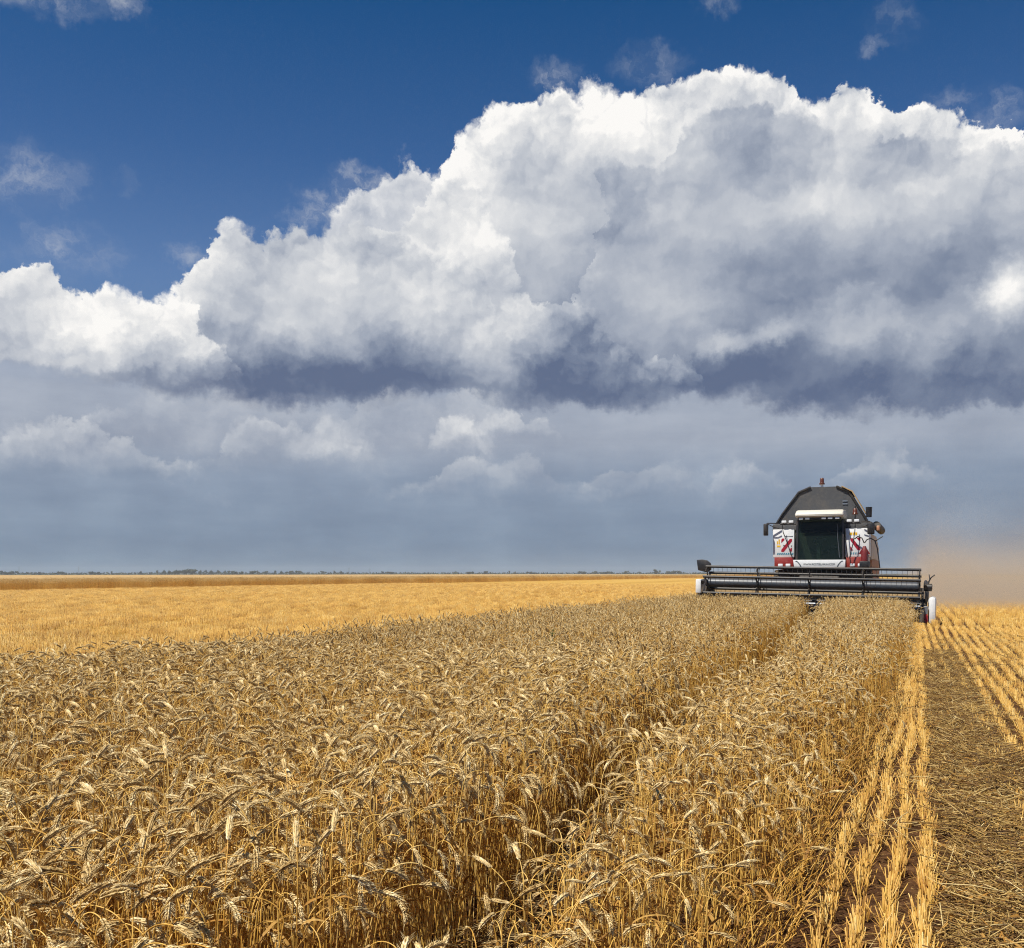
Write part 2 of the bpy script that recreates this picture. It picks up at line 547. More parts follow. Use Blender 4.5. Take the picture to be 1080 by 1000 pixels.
def ovoid(n, rings):
    """grain husk along +z: blunt base, pointed tip, unit length and width"""
    zs = {5: [0.0, 0.16, 0.45, 0.78], 3: [0.05, 0.4, 0.75], 2: [0.25, 0.62]}[rings]
    rs = {5: [0.18, 0.42, 0.5, 0.30], 3: [0.25, 0.5, 0.32], 2: [0.48, 0.38]}[rings]
    a = np.arange(n) * 2 * math.pi / n
    V = [(0, 0, -0.02)]
    for z, r in zip(zs, rs): V += [(r * math.cos(q), r * math.sin(q), z) for q in a]
    V.append((0, 0, 1.08))
    F = [(0, 1 + (j + 1) % n, 1 + j) for j in range(n)]
    k = len(zs)
    for i in range(k - 1):
        F += [(1 + i * n + j, 1 + i * n + (j + 1) % n, 1 + (i + 1) * n + (j + 1) % n, 1 + (i + 1) * n + j) for j in range(n)]
    F += [(1 + (k - 1) * n + j, 1 + (k - 1) * n + (j + 1) % n, len(V) - 1) for j in range(n)]
    return np.array(V), F


OV = {2: ovoid(6, 5), 1: ovoid(5, 3), 0: ovoid(4, 2)}


class Bag:
    """collects pieces into one mesh, with a material number for each face"""
    def __init__(s): s.v, s.f, s.m, s.n = [], [], [], 0

    def add(s, V, F, mat=0):
        s.v.append(np.asarray(V, float))
        s.f += [tuple(i + s.n for i in f) for f in F]
        s.m += [mat] * len(F)
        s.n += len(V)

    def obj(s, name, mats, parent=None, smooth=True, link=True):
        V = np.concatenate(s.v) if s.v else np.zeros((0, 3))
        o = mesh_obj(name, V, s.f, mats, s.m, parent, smooth)
        if not link: COL.objects.unlink(o)
        return o


def stalk_line(rng, H, bend, lean, az, ear_len):
    """centre line of a stalk: straight straw, arched neck, drooping ear. Returns straw points, ear points, ear directions"""
    ds = 0.012
    L = H
    neck = rng.uniform(0.08, 0.16)
    ca, sa = math.cos(az), math.sin(az)
    p = np.zeros(3)
    straw, ear, dirs = [p.copy()], [], []
    wob = rng.uniform(-0.05, 0.05)
    l = 0.0
    tot = L + ear_len
    while l < tot:
        step = 0.06 if l < L - neck - 0.06 else ds
        u = max(0.0, l - (L - neck)) / (neck + ear_len)
        phi = lean * (0.4 + 0.6 * l / L) + bend * (u ** 0.8)
        side = wob * math.sin(l * 7)
        d = np.array([math.sin(phi) * ca - side * sa, math.sin(phi) * sa + side * ca, math.cos(phi)])
        p = p + d * step
        l += step
        if l <= L: straw.append(p.copy())
        else:
            ear.append(p.copy()); dirs.append(d)
    straw.append(ear[0].copy())
    return np.array(straw), np.array(ear), np.array(dirs)


def make_stalk(rng, lod, H=None, bend=None, lean=None, az=None, leaves=None, base=(0, 0, 0)):
    """three bags: straw, ear, leaves"""
    H = H or rng.uniform(0.60, 0.82)
    bend = bend if bend is not None else math.radians(rng.choice([rng.uniform(15, 60), rng.uniform(60, 120), rng.uniform(115, 175)], p=[0.20, 0.24, 0.56]))
    lean = lean if lean is not None else math.radians(rng.uniform(0, 9))
    az = az if az is not None else rng.uniform(0, 2 * math.pi)
    el = rng.uniform(0.046, 0.072)
    straw, ear, dirs = stalk_line(rng, H, bend, lean, az, el)
    base = np.asarray(base, float)
    straw = straw + base; ear = ear + base
    sb, eb, lb = Bag(), Bag(), Bag()
    nside = {2: 6, 1: 4, 0: 3}[lod]
    if lod < 2 and len(straw) > 9:
        keep = np.r_[np.linspace(0, len(straw) - 8, 3).astype(int), np.arange(len(straw) - 6, len(straw), 2 if lod else 3), len(straw) - 1]
        straw_ = straw[np.unique(keep)]
    else: straw_ = straw
    rad = np.linspace(0.0021, 0.0012, len(straw_)) * (1 if lod else 1.25)
    sb.add(*sweep(straw_, rad, nside), 0)
    if lod == 2:                                              # joints on the straw
        for h in (0.22, 0.48):
            k = int(np.argmin(np.abs(straw[:, 2] - base[2] - h * H)))
            if 0 < k < len(straw) - 1:
                c = straw[k]; d = straw[k + 1] - straw[k - 1]; d = d / np.linalg.norm(d)
                sb.add(*sweep([c - d * 0.005, c, c + d * 0.005], [0.0018, 0.0030, 0.0018], 6), 0)
    # ear: spikelets left and right of the rachis, each of a few husks
    nodes = {2: 19, 1: 13, 0: 8}[lod]
    side0 = np.cross(dirs[0], rng.normal(size=3)); side0 /= np.linalg.norm(side0)
    oV, oF = OV[lod]
    if lod: sb.add(*sweep(ear[::2], np.full(len(ear[::2]), 0.0011), 3), 0)
    for k in range(nodes):
        f = (k + 0.3) / nodes * (len(ear) - 1)
        i = int(f); w = f - i
        c = ear[i] * (1 - w) + ear[min(i + 1, len(ear) - 1)] * w
        d = dirs[i]
        sd = side0 - d * np.dot(side0, d); sd /= np.linalg.norm(sd)
        nn = np.cross(d, sd)
        sg = 1 if k % 2 else -1
        taper = (0.75 + 0.5 * math.sin(math.pi * min(1, (k + 2) / (nodes + 2)))) * rng.uniform(0.9, 1.1)
        husks = {2: (-1, 0, 1), 1: (-0.7, 0.7), 0: (0,)}[lod]
        for hsk in husks:
            spread = rng.uniform(0.20, 0.33)
            ax = d + sd * sg * spread * (1.0 if hsk == 0 else 0.75) + nn * hsk * 0.24 + rng.normal(size=3) * 0.05
            ax /= np.linalg.norm(ax)
            u = np.cross(ax, nn); u /= np.linalg.norm(u)
            v = np.cross(ax, u)
            ln = {2: 0.0112, 1: 0.0130, 0: 0.019}[lod] * taper
            wd = {2: 0.0040, 1: 0.0048, 0: 0.010}[lod] * taper
            o = c + sd * sg * 0.0016 + nn * hsk * 0.0019
            V = o + oV[:, 0:1] * u * wd + oV[:, 1:2] * v * wd * 0.8 + oV[:, 2:3] * ax * ln
            eb.add(V, oF, 1)
        if lod == 2 and rng.random() < 0.85:                    # short awn point
            tip = c + (d + sd * sg * 0.4) * 0.014
            dd = d + sd * sg * 0.55 + rng.normal(size=3) * 0.1
            eb.add(*sweep([tip, tip + dd * 0.009, tip + dd * rng.uniform(.012, .024)], [0.0005, 0.0004, 0.0001], 3), 1)
    # terminal spikelet
    d = dirs[-1]; u = np.cross(d, side0); u /= np.linalg.norm(u); v = np.cross(d, u)
    eb.add(ear[-1] - d * 0.003 + oV[:, 0:1] * u * 0.007 + oV[:, 1:2] * v * 0.006 + oV[:, 2:3] * d * 0.015, oF, 1)
    # dry leaves
    nl = leaves if leaves is not None else rng.integers(1, 4)
    for q in range(nl):
        h = rng.uniform(0.25, 0.82) * H
        k = int(np.argmin(np.abs(straw[:, 2] - base[2] - h)))
        c = straw[k]
        a = rng.uniform(0, 2 * math.pi)
        ll = rng.uniform(0.09, 0.2)
        segs = {2: 8, 1: 5, 0: 3}[lod]
        out_ = np.array([math.cos(a), math.sin(a), 0])
        ph = rng.uniform(0.15, 0.7); dph = rng.uniform(1.2, 2.8)
        p = c.copy(); L_, R_ = [], []
        tw = rng.uniform(-2.5, 2.5)
        for j in range(segs + 1):
            u_ = j / segs
            ang = ph + dph * u_
            dd = out_ * math.sin(ang) + np.array([0, 0, math.cos(ang)])
            sd = np.array([-math.sin(a), math.cos(a), 0])
            nrm = np.cross(dd, sd)
            sdt = sd * math.cos(tw * u_) + nrm * math.sin(tw * u_)
            w = 0.0042 * (1 - u_ ** 1.6) + 0.0006
            L_.append(p + sdt * w); R_.append(p - sdt * w)
            p = p + dd * ll / segs
        V = np.array(L_ + R_)
        n = segs + 1
        lb.add(V, [(j, j + 1, n + j + 1, n + j) for j in range(segs)], 2)
    return sb, eb, lb


def join(bags):
    b = Bag()
    for q in bags:
        if q.n:
            b.v += q.v; b.f += [tuple(i + b.n for i in f) for f in q.f]; b.m += q.m; b.n += q.n
    return b


# ------------------------------------------------------------------ scattering: one object, instances through geometry nodes
def scatter(name, kinds, P, R, S, K, label, cat):
    me = bpy.data.meshes.new(name)
    me.from_pydata([tuple(map(float, p)) for p in P], [], [])
    for nm, tp, arr in (('rot', 'FLOAT_VECTOR', R), ('siz', 'FLOAT_VECTOR', S)):
        at = me.attributes.new(nm, tp, 'POINT')
        at.data.foreach_set('vector', np.asarray(arr, np.float32).ravel())
    at = me.attributes.new('kid', 'INT', 'POINT'); at.data.foreach_set('value', np.asarray(K, np.int32))
    ob = bpy.data.objects.new(name, me)
    COL.objects.link(ob)
    col = bpy.data.collections.new(name + '_kinds')           # never linked to the scene
    for i, k in enumerate(kinds):
        if k.name in COL.objects: COL.objects.unlink(k)
        k.name = '%s_kind_%02d' % (name, i)
        col.objects.link(k)
    ng = bpy.data.node_groups.new(name + '_scatter', 'GeometryNodeTree')
    ng.interface.new_socket('Geometry', in_out='INPUT', socket_type='NodeSocketGeometry')
    ng.interface.new_socket('Geometry', in_out='OUTPUT', socket_type='NodeSocketGeometry')
    N = ng.nodes.new
    gi, go = N('NodeGroupInput'), N('NodeGroupOutput')
    ci = N('GeometryNodeCollectionInfo'); ci.inputs['Collection'].default_value = col
    ci.inputs['Separate Children'].default_value = True; ci.inputs['Reset Children'].default_value = True
    iop = N('GeometryNodeInstanceOnPoints')
    iop.inputs['Pick Instance'].default_value = True

    def attr(nm, tp):
        a = N('GeometryNodeInputNamedAttribute'); a.data_type = tp; a.inputs['Name'].default_value = nm
        return a.outputs['Attribute']
    e2r = N('FunctionNodeEulerToRotation')
    L = ng.links.new
    L(attr('rot', 'FLOAT_VECTOR'), e2r.inputs[0])
    L(gi.outputs[0], iop.inputs['Points']); L(ci.outputs[0], iop.inputs['Instance'])
    L(attr('kid', 'INT'), iop.inputs['Instance Index'])
    L(e2r.outputs[0], iop.inputs['Rotation']); L(attr('siz', 'FLOAT_VECTOR'), iop.inputs['Scale'])
    L(iop.outputs[0], go.inputs[0])
    md = ob.modifiers.new('scatter', 'NODES'); md.node_group = ng
    tag(ob, label, cat, kind='stuff')
    return ob


PLANT = [M['stem'], M['ear'], M['leaf']]
rng = np.random.default_rng(5)


def edge_r(s):
    """right edge of the standing crop"""
    return np.interp(s, [0, 4, 10, 20, 34], [-0.52, -0.50, -0.25, -0.05, 0.05]) + 0.05 * np.sin(s * 1.7) + 0.03 * np.sin(s * 4.1 + 1)


def edge_l(s):
    return -7.1 + 0.12 * np.sin(s * 0.8) + 0.08 * np.sin(s * 2.9)


def lane(s):
    """middle of the wheel track through the crop"""
    return np.interp(s, [0, 2, 3.4, 6, 10, 22, 34], [-1.05, -1.18, -1.30, -1.45, -1.58, -2.0, -2.7]) + 0.04 * np.sin(s * 2.1)


def lane_w(s):
    return np.interp(s, [0, 2.5, 5, 12, 30], [0.25, 0.25, 0.25, 0.25, 0.27])


# --- the crop near the camera: stalk by stalk
NEAR_S = 8.5
kinds = [join(make_stalk(rng, 2)).obj('k', PLANT) for i in range(16)]
bare_kinds = []
for i in range(5):
    b = Bag()
    h = rng.uniform(0.30, 0.6)
    l = rng.uniform(0, 0.5)
    pts = [(math.sin(l) * u * h * (0.6 + .4 * u), 0.02 * math.sin(u * 3 + i), math.cos(l * u) * u * h) for u in np.linspace(0, 1, 7)]
    b.add(*sweep(pts, np.linspace(0.0023, 0.0016, 7), 5, True), 0)
    sb, eb, lb = make_stalk(rng, 2, leaves=1)
    bare_kinds.append(b.obj('k', PLANT))


def jitter_points(t0, t1, s0, s1, dens):
    n = rng.poisson((t1 - t0) * (s1 - s0) * dens)
    t = rng.uniform(t0, t1, n); s = rng.uniform(s0, s1, n)
    row = np.round(t / 0.155) * 0.155                          # drill rows, loosely kept
    t = row + (t - row) * 0.45 + rng.normal(0, 0.018, n)
    return t, s


t, s = jitter_points(-7.3, 0.0, -1.0, NEAR_S, 560)
x, y = ts(t, s)
ln, lw = lane(s), lane_w(s)
keep = seen(x, y, 1.2) & (np.hypot(x, y) > 0.95) & (t > edge_l(s)) & (t < edge_r(s) + rng.normal(0, 0.04, len(t)))
in_lane = np.abs(t - ln - 0.04 * np.sin(s * 3.3)) < lw * rng.uniform(0.65, 1.15, len(t))
keep &= ~in_lane
right_part = t > ln
fade = np.clip((edge_r(s) - t) / 0.42, 0, 1)                   # thin and short towards the cut edge
keep &= rng.random(len(t)) < np.where(right_part, 0.45 + 0.5 * fade, 1.0)
t, s, x, y, fade, right_part, ln = (q[keep] for q in (t, s, x, y, fade, right_part, ln))
n = len(t)
bare = (rng.random(n) < np.where(right_part, 0.62 * (1 - fade) + 0.10, 0.03))
hgt = (0.93 + 0.16 * rng.random(n) + 0.05 * np.sin(t * 2.3 + 1) * np.sin(s * 1.1)) * np.where(right_part, (0.68 + 0.16 * fade) * np.interp(s, [0, 4, 9], [0.96, 1.0, 1.12]), 1.0)
kid = np.where(bare, 16 + rng.integers(0, 5, n), rng.integers(0, 16, n))
# stalks beside the track and the cut edge lean into the open
tx = rng.normal(0, 0.045, n); ty = rng.normal(0, 0.045, n)
side = np.sign(t - ln)
nl = np.exp(-np.abs(np.abs(t - ln) - 0.2) / 0.12)
push = -side * nl * rng.uniform(-0.05, 0.28, n) + (1 - fade) * right_part * rng.uniform(-0.05, 0.28, n)
rotz = rng.uniform(0, 2 * math.pi, n)
# a lean towards +t is a turn about the row direction
lean_ax = push
Rm = np.stack([tx + lean_ax * SN, ty + lean_ax * CS, rotz], -1)
near_P = np.stack([x, y, np.full(n, -0.02)], -1)
wide = rng.uniform(0.95, 1.15, n)
near_S = np.stack([wide, wide, hgt], -1)

# the 300 stalks that show largest are things of their own, each with straw, ear and leaves
front = (~bare) & (np.abs(x) < 0.49 * y - 0.03) & (y > 1.55)
drop = (EYE - 0.72 * hgt) / np.maximum(y, 0.1)
front &= drop < 395 / FPX * 1.02
cand = np.where(front)[0]
cand = cand[np.argsort(y[cand])][:300]
solo = np.zeros(n, bool); solo[cand] = True
scatter('wheat_crop', kinds + bare_kinds, near_P[~solo], Rm[~solo], near_S[~solo], kid[~solo],
        'ripe standing wheat filling the front of the field beside the tyre track', 'wheat')

protos = []
for i in range(10):
    r2 = np.random.default_rng(100 + i)
    sb, eb, lb = make_stalk(r2, 2, leaves=1)
    rt = empty('wheat_stalk')
    sb.obj('straw', PLANT, rt); eb.obj('ear', PLANT, rt); lb.obj('leaf', PLANT, rt)
    protos.append(rt)


def copy_tree(o, parent=None):
    c = o.copy()
    COL.objects.link(c)
    c.parent = parent
    for ch in list(o.children): copy_tree(ch, c)
    return c


used = set()
for q, k in enumerate(cand):
    pi = int(q % 10)
    o = protos[pi] if pi not in used else copy_tree(protos[pi])
    used.add(pi)
    o.location = near_P[k]
    o.rotation_euler = Rm[k]
    o.scale = near_S[k]
    tag(o, 'ripe wheat stalk with a bent grain ear in the front rank of the standing crop', 'wheat stalk', 'wheat stalks nearest the camera')

# --- the crop further on: tufts of stalks
tuft_kinds = []
for i in range(10):
    bags = []
    for j in range(34):
        a = rng.uniform(0, 2 * math.pi); r = 0.2 * math.sqrt(rng.random())
        bags += make_stalk(rng, 1, leaves=int(rng.integers(0, 2)), base=(r * math.cos(a), r * math.sin(a), 0), lean=math.radians(rng.uniform(0, 10)))
    tuft_kinds.append(join(bags).obj('k', PLANT))
step = 0.29
tt, ss = np.meshgrid(np.arange(-7.2, 0.3, step), np.arange(NEAR_S - 0.1, 35.0, step), indexing='ij')
t = tt.ravel() + rng.uniform(-0.1, 0.1, tt.size); s = ss.ravel() + rng.uniform(-0.1, 0.1, tt.size)
x, y = ts(t, s)
keep = seen(x, y, 1.5) & (t > edge_l(s) + 0.1) & (t < edge_r(s) - 0.08) & (np.abs(t - lane(s)) > lane_w(s) + 0.10)
t, s, x, y = (q[keep] for q in (t, s, x, y))
n = len(t)
# the crop thins and stoops at its cut edge
ef = np.clip((edge_r(s) - t) / 0.5, 0, 1)
hg = (0.94 + 0.12 * rng.random(n) + 0.04 * np.sin(t * 2.3 + 1) * np.sin(s * 0.9)) * (0.84 + 0.16 * ef)
pu = (1 - ef) * rng.uniform(0.0, 0.25, n)
scatter('wheat_field', tuft_kinds, np.stack([x, y, np.full(n, -0.02)], -1),
        np.stack([rng.normal(0, 0.05, n) + pu * SN, rng.normal(0, 0.05, n) + pu * CS, rng.uniform(0, 6.28, n)], -1),
        np.stack([np.ones(n), np.ones(n), hg], -1), rng.integers(0, 10, n),
        'uncut wheat standing ahead of the combine harvester', 'wheat')

# ------------------------------------------------------------------ stubble
def stub_piece(length, count, hmin, hmax, rad, n=4, spread=0.022):
    b = Bag()
    for j in range(count):
        yy = rng.uniform(-length / 2, length / 2)
        xx = rng.normal(0, spread)
        h = rng.uniform(hmin, hmax) * (1.0 if rng.random() < 0.75 else rng.uniform(0.45, 1.25))
        le, az = abs(rng.normal(0, 0.27)), rng.uniform(0, 6.28)
        d = np.array([math.sin(le) * math.cos(az), math.sin(le) * math.sin(az), math.cos(le)])
        p0 = np.array([xx, yy, -0.02])
        b.add(*sweep([p0, p0 + d * (h + 0.02)], [rad, rad * 0.85], n, True), 0)
        if rng.random() < 0.25:                                 # a torn leaf sheath
            c = p0 + d * h * 0.6
            a = rng.uniform(0, 6.28)
            e = np.array([math.cos(a), math.sin(a), rng.uniform(-0.3, 0.7)]) * rng.uniform(0.04, 0.09)
            w = np.array([-math.sin(a), math.cos(a), 0]) * 0.003
            b.add([c - w, c + w, c + e + w * .3, c + e - w * .3], [(0, 1, 2, 3)], 1)
    return b


STUB = [M['stubble'], M['leaf']]
near_stub = [stub_piece(0.26, 26, 0.055, 0.125, 0.0024, 5, 0.0125).obj('k', STUB) for i in range(8)]
mid_stub = [stub_piece(0.8, 70, 0.10, 0.20, 0.0036, 3, 0.03).obj('k', STUB) for i in range(6)]


def rows_to(name, kinds, P_t, P_s, length, label, cat, hscale=(0.85, 1.15)):
    n = len(P_t)
    x, y = ts(P_t, P_s)
    k = seen(x, y, 2.0)
    x, y = x[k], y[k]
    n = len(x)
    flip = rng.integers(0, 2, n) * math.pi
    return scatter(name, kinds, np.stack([x, y, np.zeros(n)], -1), np.stack([np.zeros(n), np.zeros(n), -TH + flip + rng.normal(0, 0.06, n)], -1),
                   np.stack([np.ones(n), np.ones(n), rng.uniform(*hscale, n)], -1), rng.integers(0, len(kinds), n), label, cat)


# rows beside the standing crop, then the wheeled-down gap, then row after row to the right
def row_t(i, s):
    base = [-0.345, -0.21, -0.075, 0.06][i]
    return base + np.interp(s, [0, 4, 12, 34], [0.0, 0.0, [0.19, 0.15, 0.10, 0.06][i], [0.42, 0.36, 0.28, 0.22][i]]) + 0.016 * np.sin(s * 1.9 + i) + 0.008 * np.sin(s * 5.3 + 2 * i)


PT, PS = [], []
for i in range(4):
    s = np.arange(1.0, 31.0, 0.2) + rng.uniform(-0.05, 0.05, 150)
    s = np.concatenate([s[rng.random(len(s)) < (0.95 if i else 0.85)], s[:25] if i == 3 else s[:0]])
    PT.append(row_t(i, s)); PS.append(s)
gap_r = 0.62
for j in range(0, 96):
    s = np.arange(2.0, 30.0, 0.2) + rng.uniform(-0.05, 0.05, 140)
    tt_ = gap_r + j * 0.17 + 0.02 * np.sin(s * 0.9 + j) + rng.normal(0, 0.006, len(s))
    ok = rng.random(len(s)) < np.clip(1.0 - 0.2 * np.array([max(0, mnoise.noise((j * 0.31, q_ * 0.45, 3.3)) - 0.12) * 3 for q_ in s]), 0.25, 1)
    if j == 0: ok &= rng.random(len(s)) < 0.6
    PT.append(tt_[ok]); PS.append(s[ok])
for j in range(-3, 0):                                          # the rows close up again towards the header
    s = np.arange(13.0 - j * 1.5, 31.0, 0.2) + rng.uniform(-0.05, 0.05)
    PT.append(gap_r + j * 0.15 + rng.normal(0, 0.01, len(s))); PS.append(s)
rows_to('stubble_rows', near_stub, np.concatenate(PT), np.concatenate(PS), 0.26,
        'rows of short cut stubble beside the standing wheat', 'stubble')

PT, PS = [], []
for j in range(0, 130):                                          # right of the combine, farther on
    s = np.arange(30.0, 75.0, 0.7) + rng.uniform(-0.2, 0.2)
    PT.append(gap_r + j * 0.31 + 0.02 * np.sin(s * 0.9 + j)); PS.append(s)
for j in range(0, 30):                                           # behind the header, where it has cut
    s = np.arange(37.0, 80.0, 0.8)
    PT.append(-7.2 + j * 0.28 + 0 * s); PS.append(s)
rows_to('stubble_strip', mid_stub, np.concatenate(PT), np.concatenate(PS), 0.8,
        'freshly cut stubble behind and to the right of the combine harvester', 'stubble')
PT, PS = [], []
for j in range(0, 240):
    tj = -7.35 - j * 0.25
    s = np.arange(4.0, 130.0, 0.75) + rng.uniform(-0.3, 0.3)
    PT.append(tj + 0.02 * np.sin(s * 0.7 + j)); PS.append(s)
PT, PS = np.concatenate(PT), np.concatenate(PS)
band = np.array([mnoise.noise((a * 0.17, b * 0.035, 2.0)) + 0.5 * mnoise.noise((a * 0.6, b * 0.5, 7.0)) for a, b in zip(PT, PS)])
k = rng.random(len(PT)) < np.clip(0.85 + band * 1.1, 0.15, 1) * np.clip(1.1 - PS / 200, 0.4, 1)
rows_to('cut_field', mid_stub, PT[k], PS[k], 0.8, 'wide golden stubble field to the left of the standing wheat', 'stubble', (0.7, 1.2))

# ------------------------------------------------------------------ loose straw on the ground
def straw_mat_piece(count, r, lmin, lmax, lift):
    b = Bag()
    for j in range(count):
        a = rng.uniform(0, 6.28); q = r * math.sqrt(rng.random())
        c = np.array([q * math.cos(a), q * math.sin(a), rng.uniform(0.004, lift)])
        az = rng.uniform(0, 6.28); el = rng.normal(0, 0.24)
        L = rng.uniform(lmin, lmax)
        d = np.array([math.cos(az) * math.cos(el), math.sin(az) * math.cos(el), math.sin(el)])
        bow = np.array([0, 0, rng.uniform(-0.006, 0.01)])
        b.add(*sweep([c - d * L / 2, c + bow, c + d * L / 2], np.array([1, 1, 0.8]) * rng.uniform(0.0012, 0.0026), 4, True), 0)
    for j in range(count // 3):
        a = rng.uniform(0, 6.28); q = r * math.sqrt(rng.random())
        c = np.array([q * math.cos(a), q * math.sin(a), rng.uniform(0.004, lift)])
        az = rng.uniform(0, 6.28)
        e = np.array([math.cos(az), math.sin(az), rng.normal(0, 0.3)]) * rng.uniform(0.02, 0.07)
        w = np.array([-math.sin(az), math.cos(az), rng.normal(0, .5)]) * 0.004
        b.add([c - w, c + w, c + e + w * .5, c + e - w * .5], [(0, 1, 2, 3)], 1)
    return b


LOOSE = [M['chaff'], M['leaf']]
mat_kinds = [straw_mat_piece(26, 0.17, 0.05, 0.27, 0.075).obj('k', LOOSE) for i in range(8)]
n = 2100
s = 1.5 + 18.5 * rng.random(n) ** 1.25
c0 = np.interp(s, [0, 4, 12, 34], [0.42, 0.42, 0.45, 0.5])
t = c0 + 0.02 + rng.uniform(-0.19, 0.19, n) * np.interp(s, [0, 14, 20], [1.0, 1.0, 0.35])
n2 = 900                                                         # thin litter between the rows
s2 = rng.uniform(1.5, 26, n2); t2 = rng.uniform(-0.5, 7.0, n2)
n3 = 260
s3 = rng.uniform(1.0, 9, n3); t3 = lane(s3) + rng.uniform(-0.25, 0.25, n3)
t = np.concatenate([t, t2, t3]); s = np.concatenate([s, s2, s3])
x, y = ts(t, s)
k = seen(x, y, 1.5)
n = int(k.sum())
scatter('straw_litter', mat_kinds, np.stack([x[k], y[k], np.array([0.045 * max(-0.4, mnoise.noise((a_ * 2.6, b_ * 2.6, 1.0))) for a_, b_ in zip(x[k], y[k])]) + rng.uniform(-0.015, 0.02, n)], -1), np.stack([rng.normal(0, 0.10, n), rng.normal(0, 0.06, n), rng.uniform(0, 6.28, n)], -1),
        np.stack([rng.uniform(.8, 1.2, n)] * 3, -1), rng.integers(0, 8, n), 'flattened dark straw strewn in the strip right of the stubble rows', 'straw')

# stray stalks leaning out of the cut edge over the first rows
fallen = []
for i in range(6):
    sb, eb, lb = make_stalk(rng, 2, H=rng.uniform(0.3, 0.5), bend=rng.uniform(0.0, 0.5), lean=rng.uniform(0.45, 1.0), az=0.0, leaves=2)
    fallen.append(join([sb, lb]).obj('k', PLANT))
n = 420
s = 1.5 + 26 * rng.random(n) ** 1.3
t = edge_r(s) + rng.uniform(-0.25, 0.02, n)
x, y = ts(t, s)
scatter('leaning_straw', fallen, np.stack([x, y, np.full(n, -0.02)], -1), np.stack([np.zeros(n), np.zeros(n), -TH + rng.normal(0, 0.75, n)], -1),
        np.stack([rng.uniform(.7, 1.1, n)] * 3, -1), rng.integers(0, 6, n), 'loose stalks leaning out of the cut edge of the wheat', 'straw')

# ------------------------------------------------------------------ the uncut strip across the stubble, seen from its side
far_kinds = []
for i in range(5):
    bags = []
    for j in range(110):
        bags += make_stalk(rng, 0, H=rng.uniform(0.72, 1.0), leaves=1, base=(rng.uniform(-.55, .55), rng.uniform(-.55, .55), 0))
    b = join(bags)
    far_kinds.append(b.obj('k', PLANT))
PT, PS = [], []
for j in range(9):
    s = np.arange(10.0, 620.0, 0.95)
    PT.append(-68.4 - j * 0.95 + 0.25 * np.sin(s * 0.21) + rng.uniform(-.2, .2, len(s))); PS.append(s + rng.uniform(-.2, .2, len(s)))
PT, PS = np.concatenate(PT), np.concatenate(PS)
x, y = ts(PT, PS)
k = seen(x, y, 4) & (y < 620)
n = int(k.sum())
scatter('wheat_strip', far_kinds, np.stack([x[k], y[k], np.zeros(n)], -1), np.stack([np.zeros(n), np.zeros(n), rng.integers(0, 4, n) * 1.5708 - TH], -1),
        np.stack([np.ones(n), np.ones(n), rng.uniform(.9, 1.1, n)], -1), rng.integers(0, 5, n), 'dark sided strip of uncut wheat beyond the golden stubble', 'wheat')
# the rest of that strip, as a closed canopy of ears
T_ = np.r_[np.linspace(-76, -110, 30), np.linspace(-113, -328, 40)]
S_ = np.r_[np.linspace(5, 400, 160), np.linspace(410, 900, 50)]
tt, ss = np.meshgrid(T_, S_, indexing='ij')
x, y = ts(tt, ss)
z = 0.80 + 0.10 * rng.random(tt.shape)
z[0, :] = 0.0; z[-1, :] = 0; z[:, 0] = 0; z[:, -1] = 0
idx = np.arange(tt.size).reshape(tt.shape)
F = np.stack([idx[:-1, :-1], idx[:-1, 1:], idx[1:, 1:], idx[1:, :-1]], -1).reshape(-1, 4)
m, g, bs, o = material('wheat_canopy')
px, py, pz = g.split(geo(g, 'Position'))
g.put(bs, 'Base Color', g.ramp(g.noise(g.vec(px, py, pz), 1.6, 8, 0.7), [(0.3, (0.24, 0.13, 0.04)), (0.5, (0.48, 0.30, 0.11)), (0.7, (0.62, 0.43, 0.18))]))
bs.inputs['Roughness'].default_value = 0.9
tag(mesh_obj('wheat_canopy', np.stack([x, y, z], -1).reshape(-1, 3), F, m), 'pale top of the uncut wheat reaching back to the horizon', 'wheat', kind='stuff')

# ================================================================== combine harvester
def paint(name, col, rough=0.35, spec=0.5, metal=0.0, dust=0.25, dustcol=(0.42, 0.30, 0.16), coat=0.0):
    """painted or bare metal with a film of straw dust, thicker on faces that look up"""
    m, g, bs, o = material(name)
    tc = Sock(g, g.n('ShaderNodeTexCoord').outputs['Object'])
    n1 = g.noise(tc, 2.3, 6, 0.65)
    n2 = g.noise(tc, 14.0, 4, 0.6)
    nx, ny, nz = g.split(geo(g, 'Normal'))
    d = g.m('MULTIPLY', g.step(n1 * 0.7 + n2 * 0.3 + g.m('MAXIMUM', nz, 0.0) * 0.25, 0.42, 0.75), dust, clamp=True)
    c = g.mix(1.0, col, g.ramp(n2, [(0.3, (0.90, 0.90, 0.90)), (0.7, (1.05, 1.05, 1.05))]), 'MULTIPLY')
    g.put(bs, 'Base Color', g.mix(d, c, dustcol))
    g.put(bs, 'Roughness', g.m('ADD', rough, d * 0.5, clamp=True))
    bs.inputs['Specular IOR Level'].default_value = spec
    bs.inputs['Metallic'].default_value = metal
    bs.inputs['Coat Weight'].default_value = coat
    return m


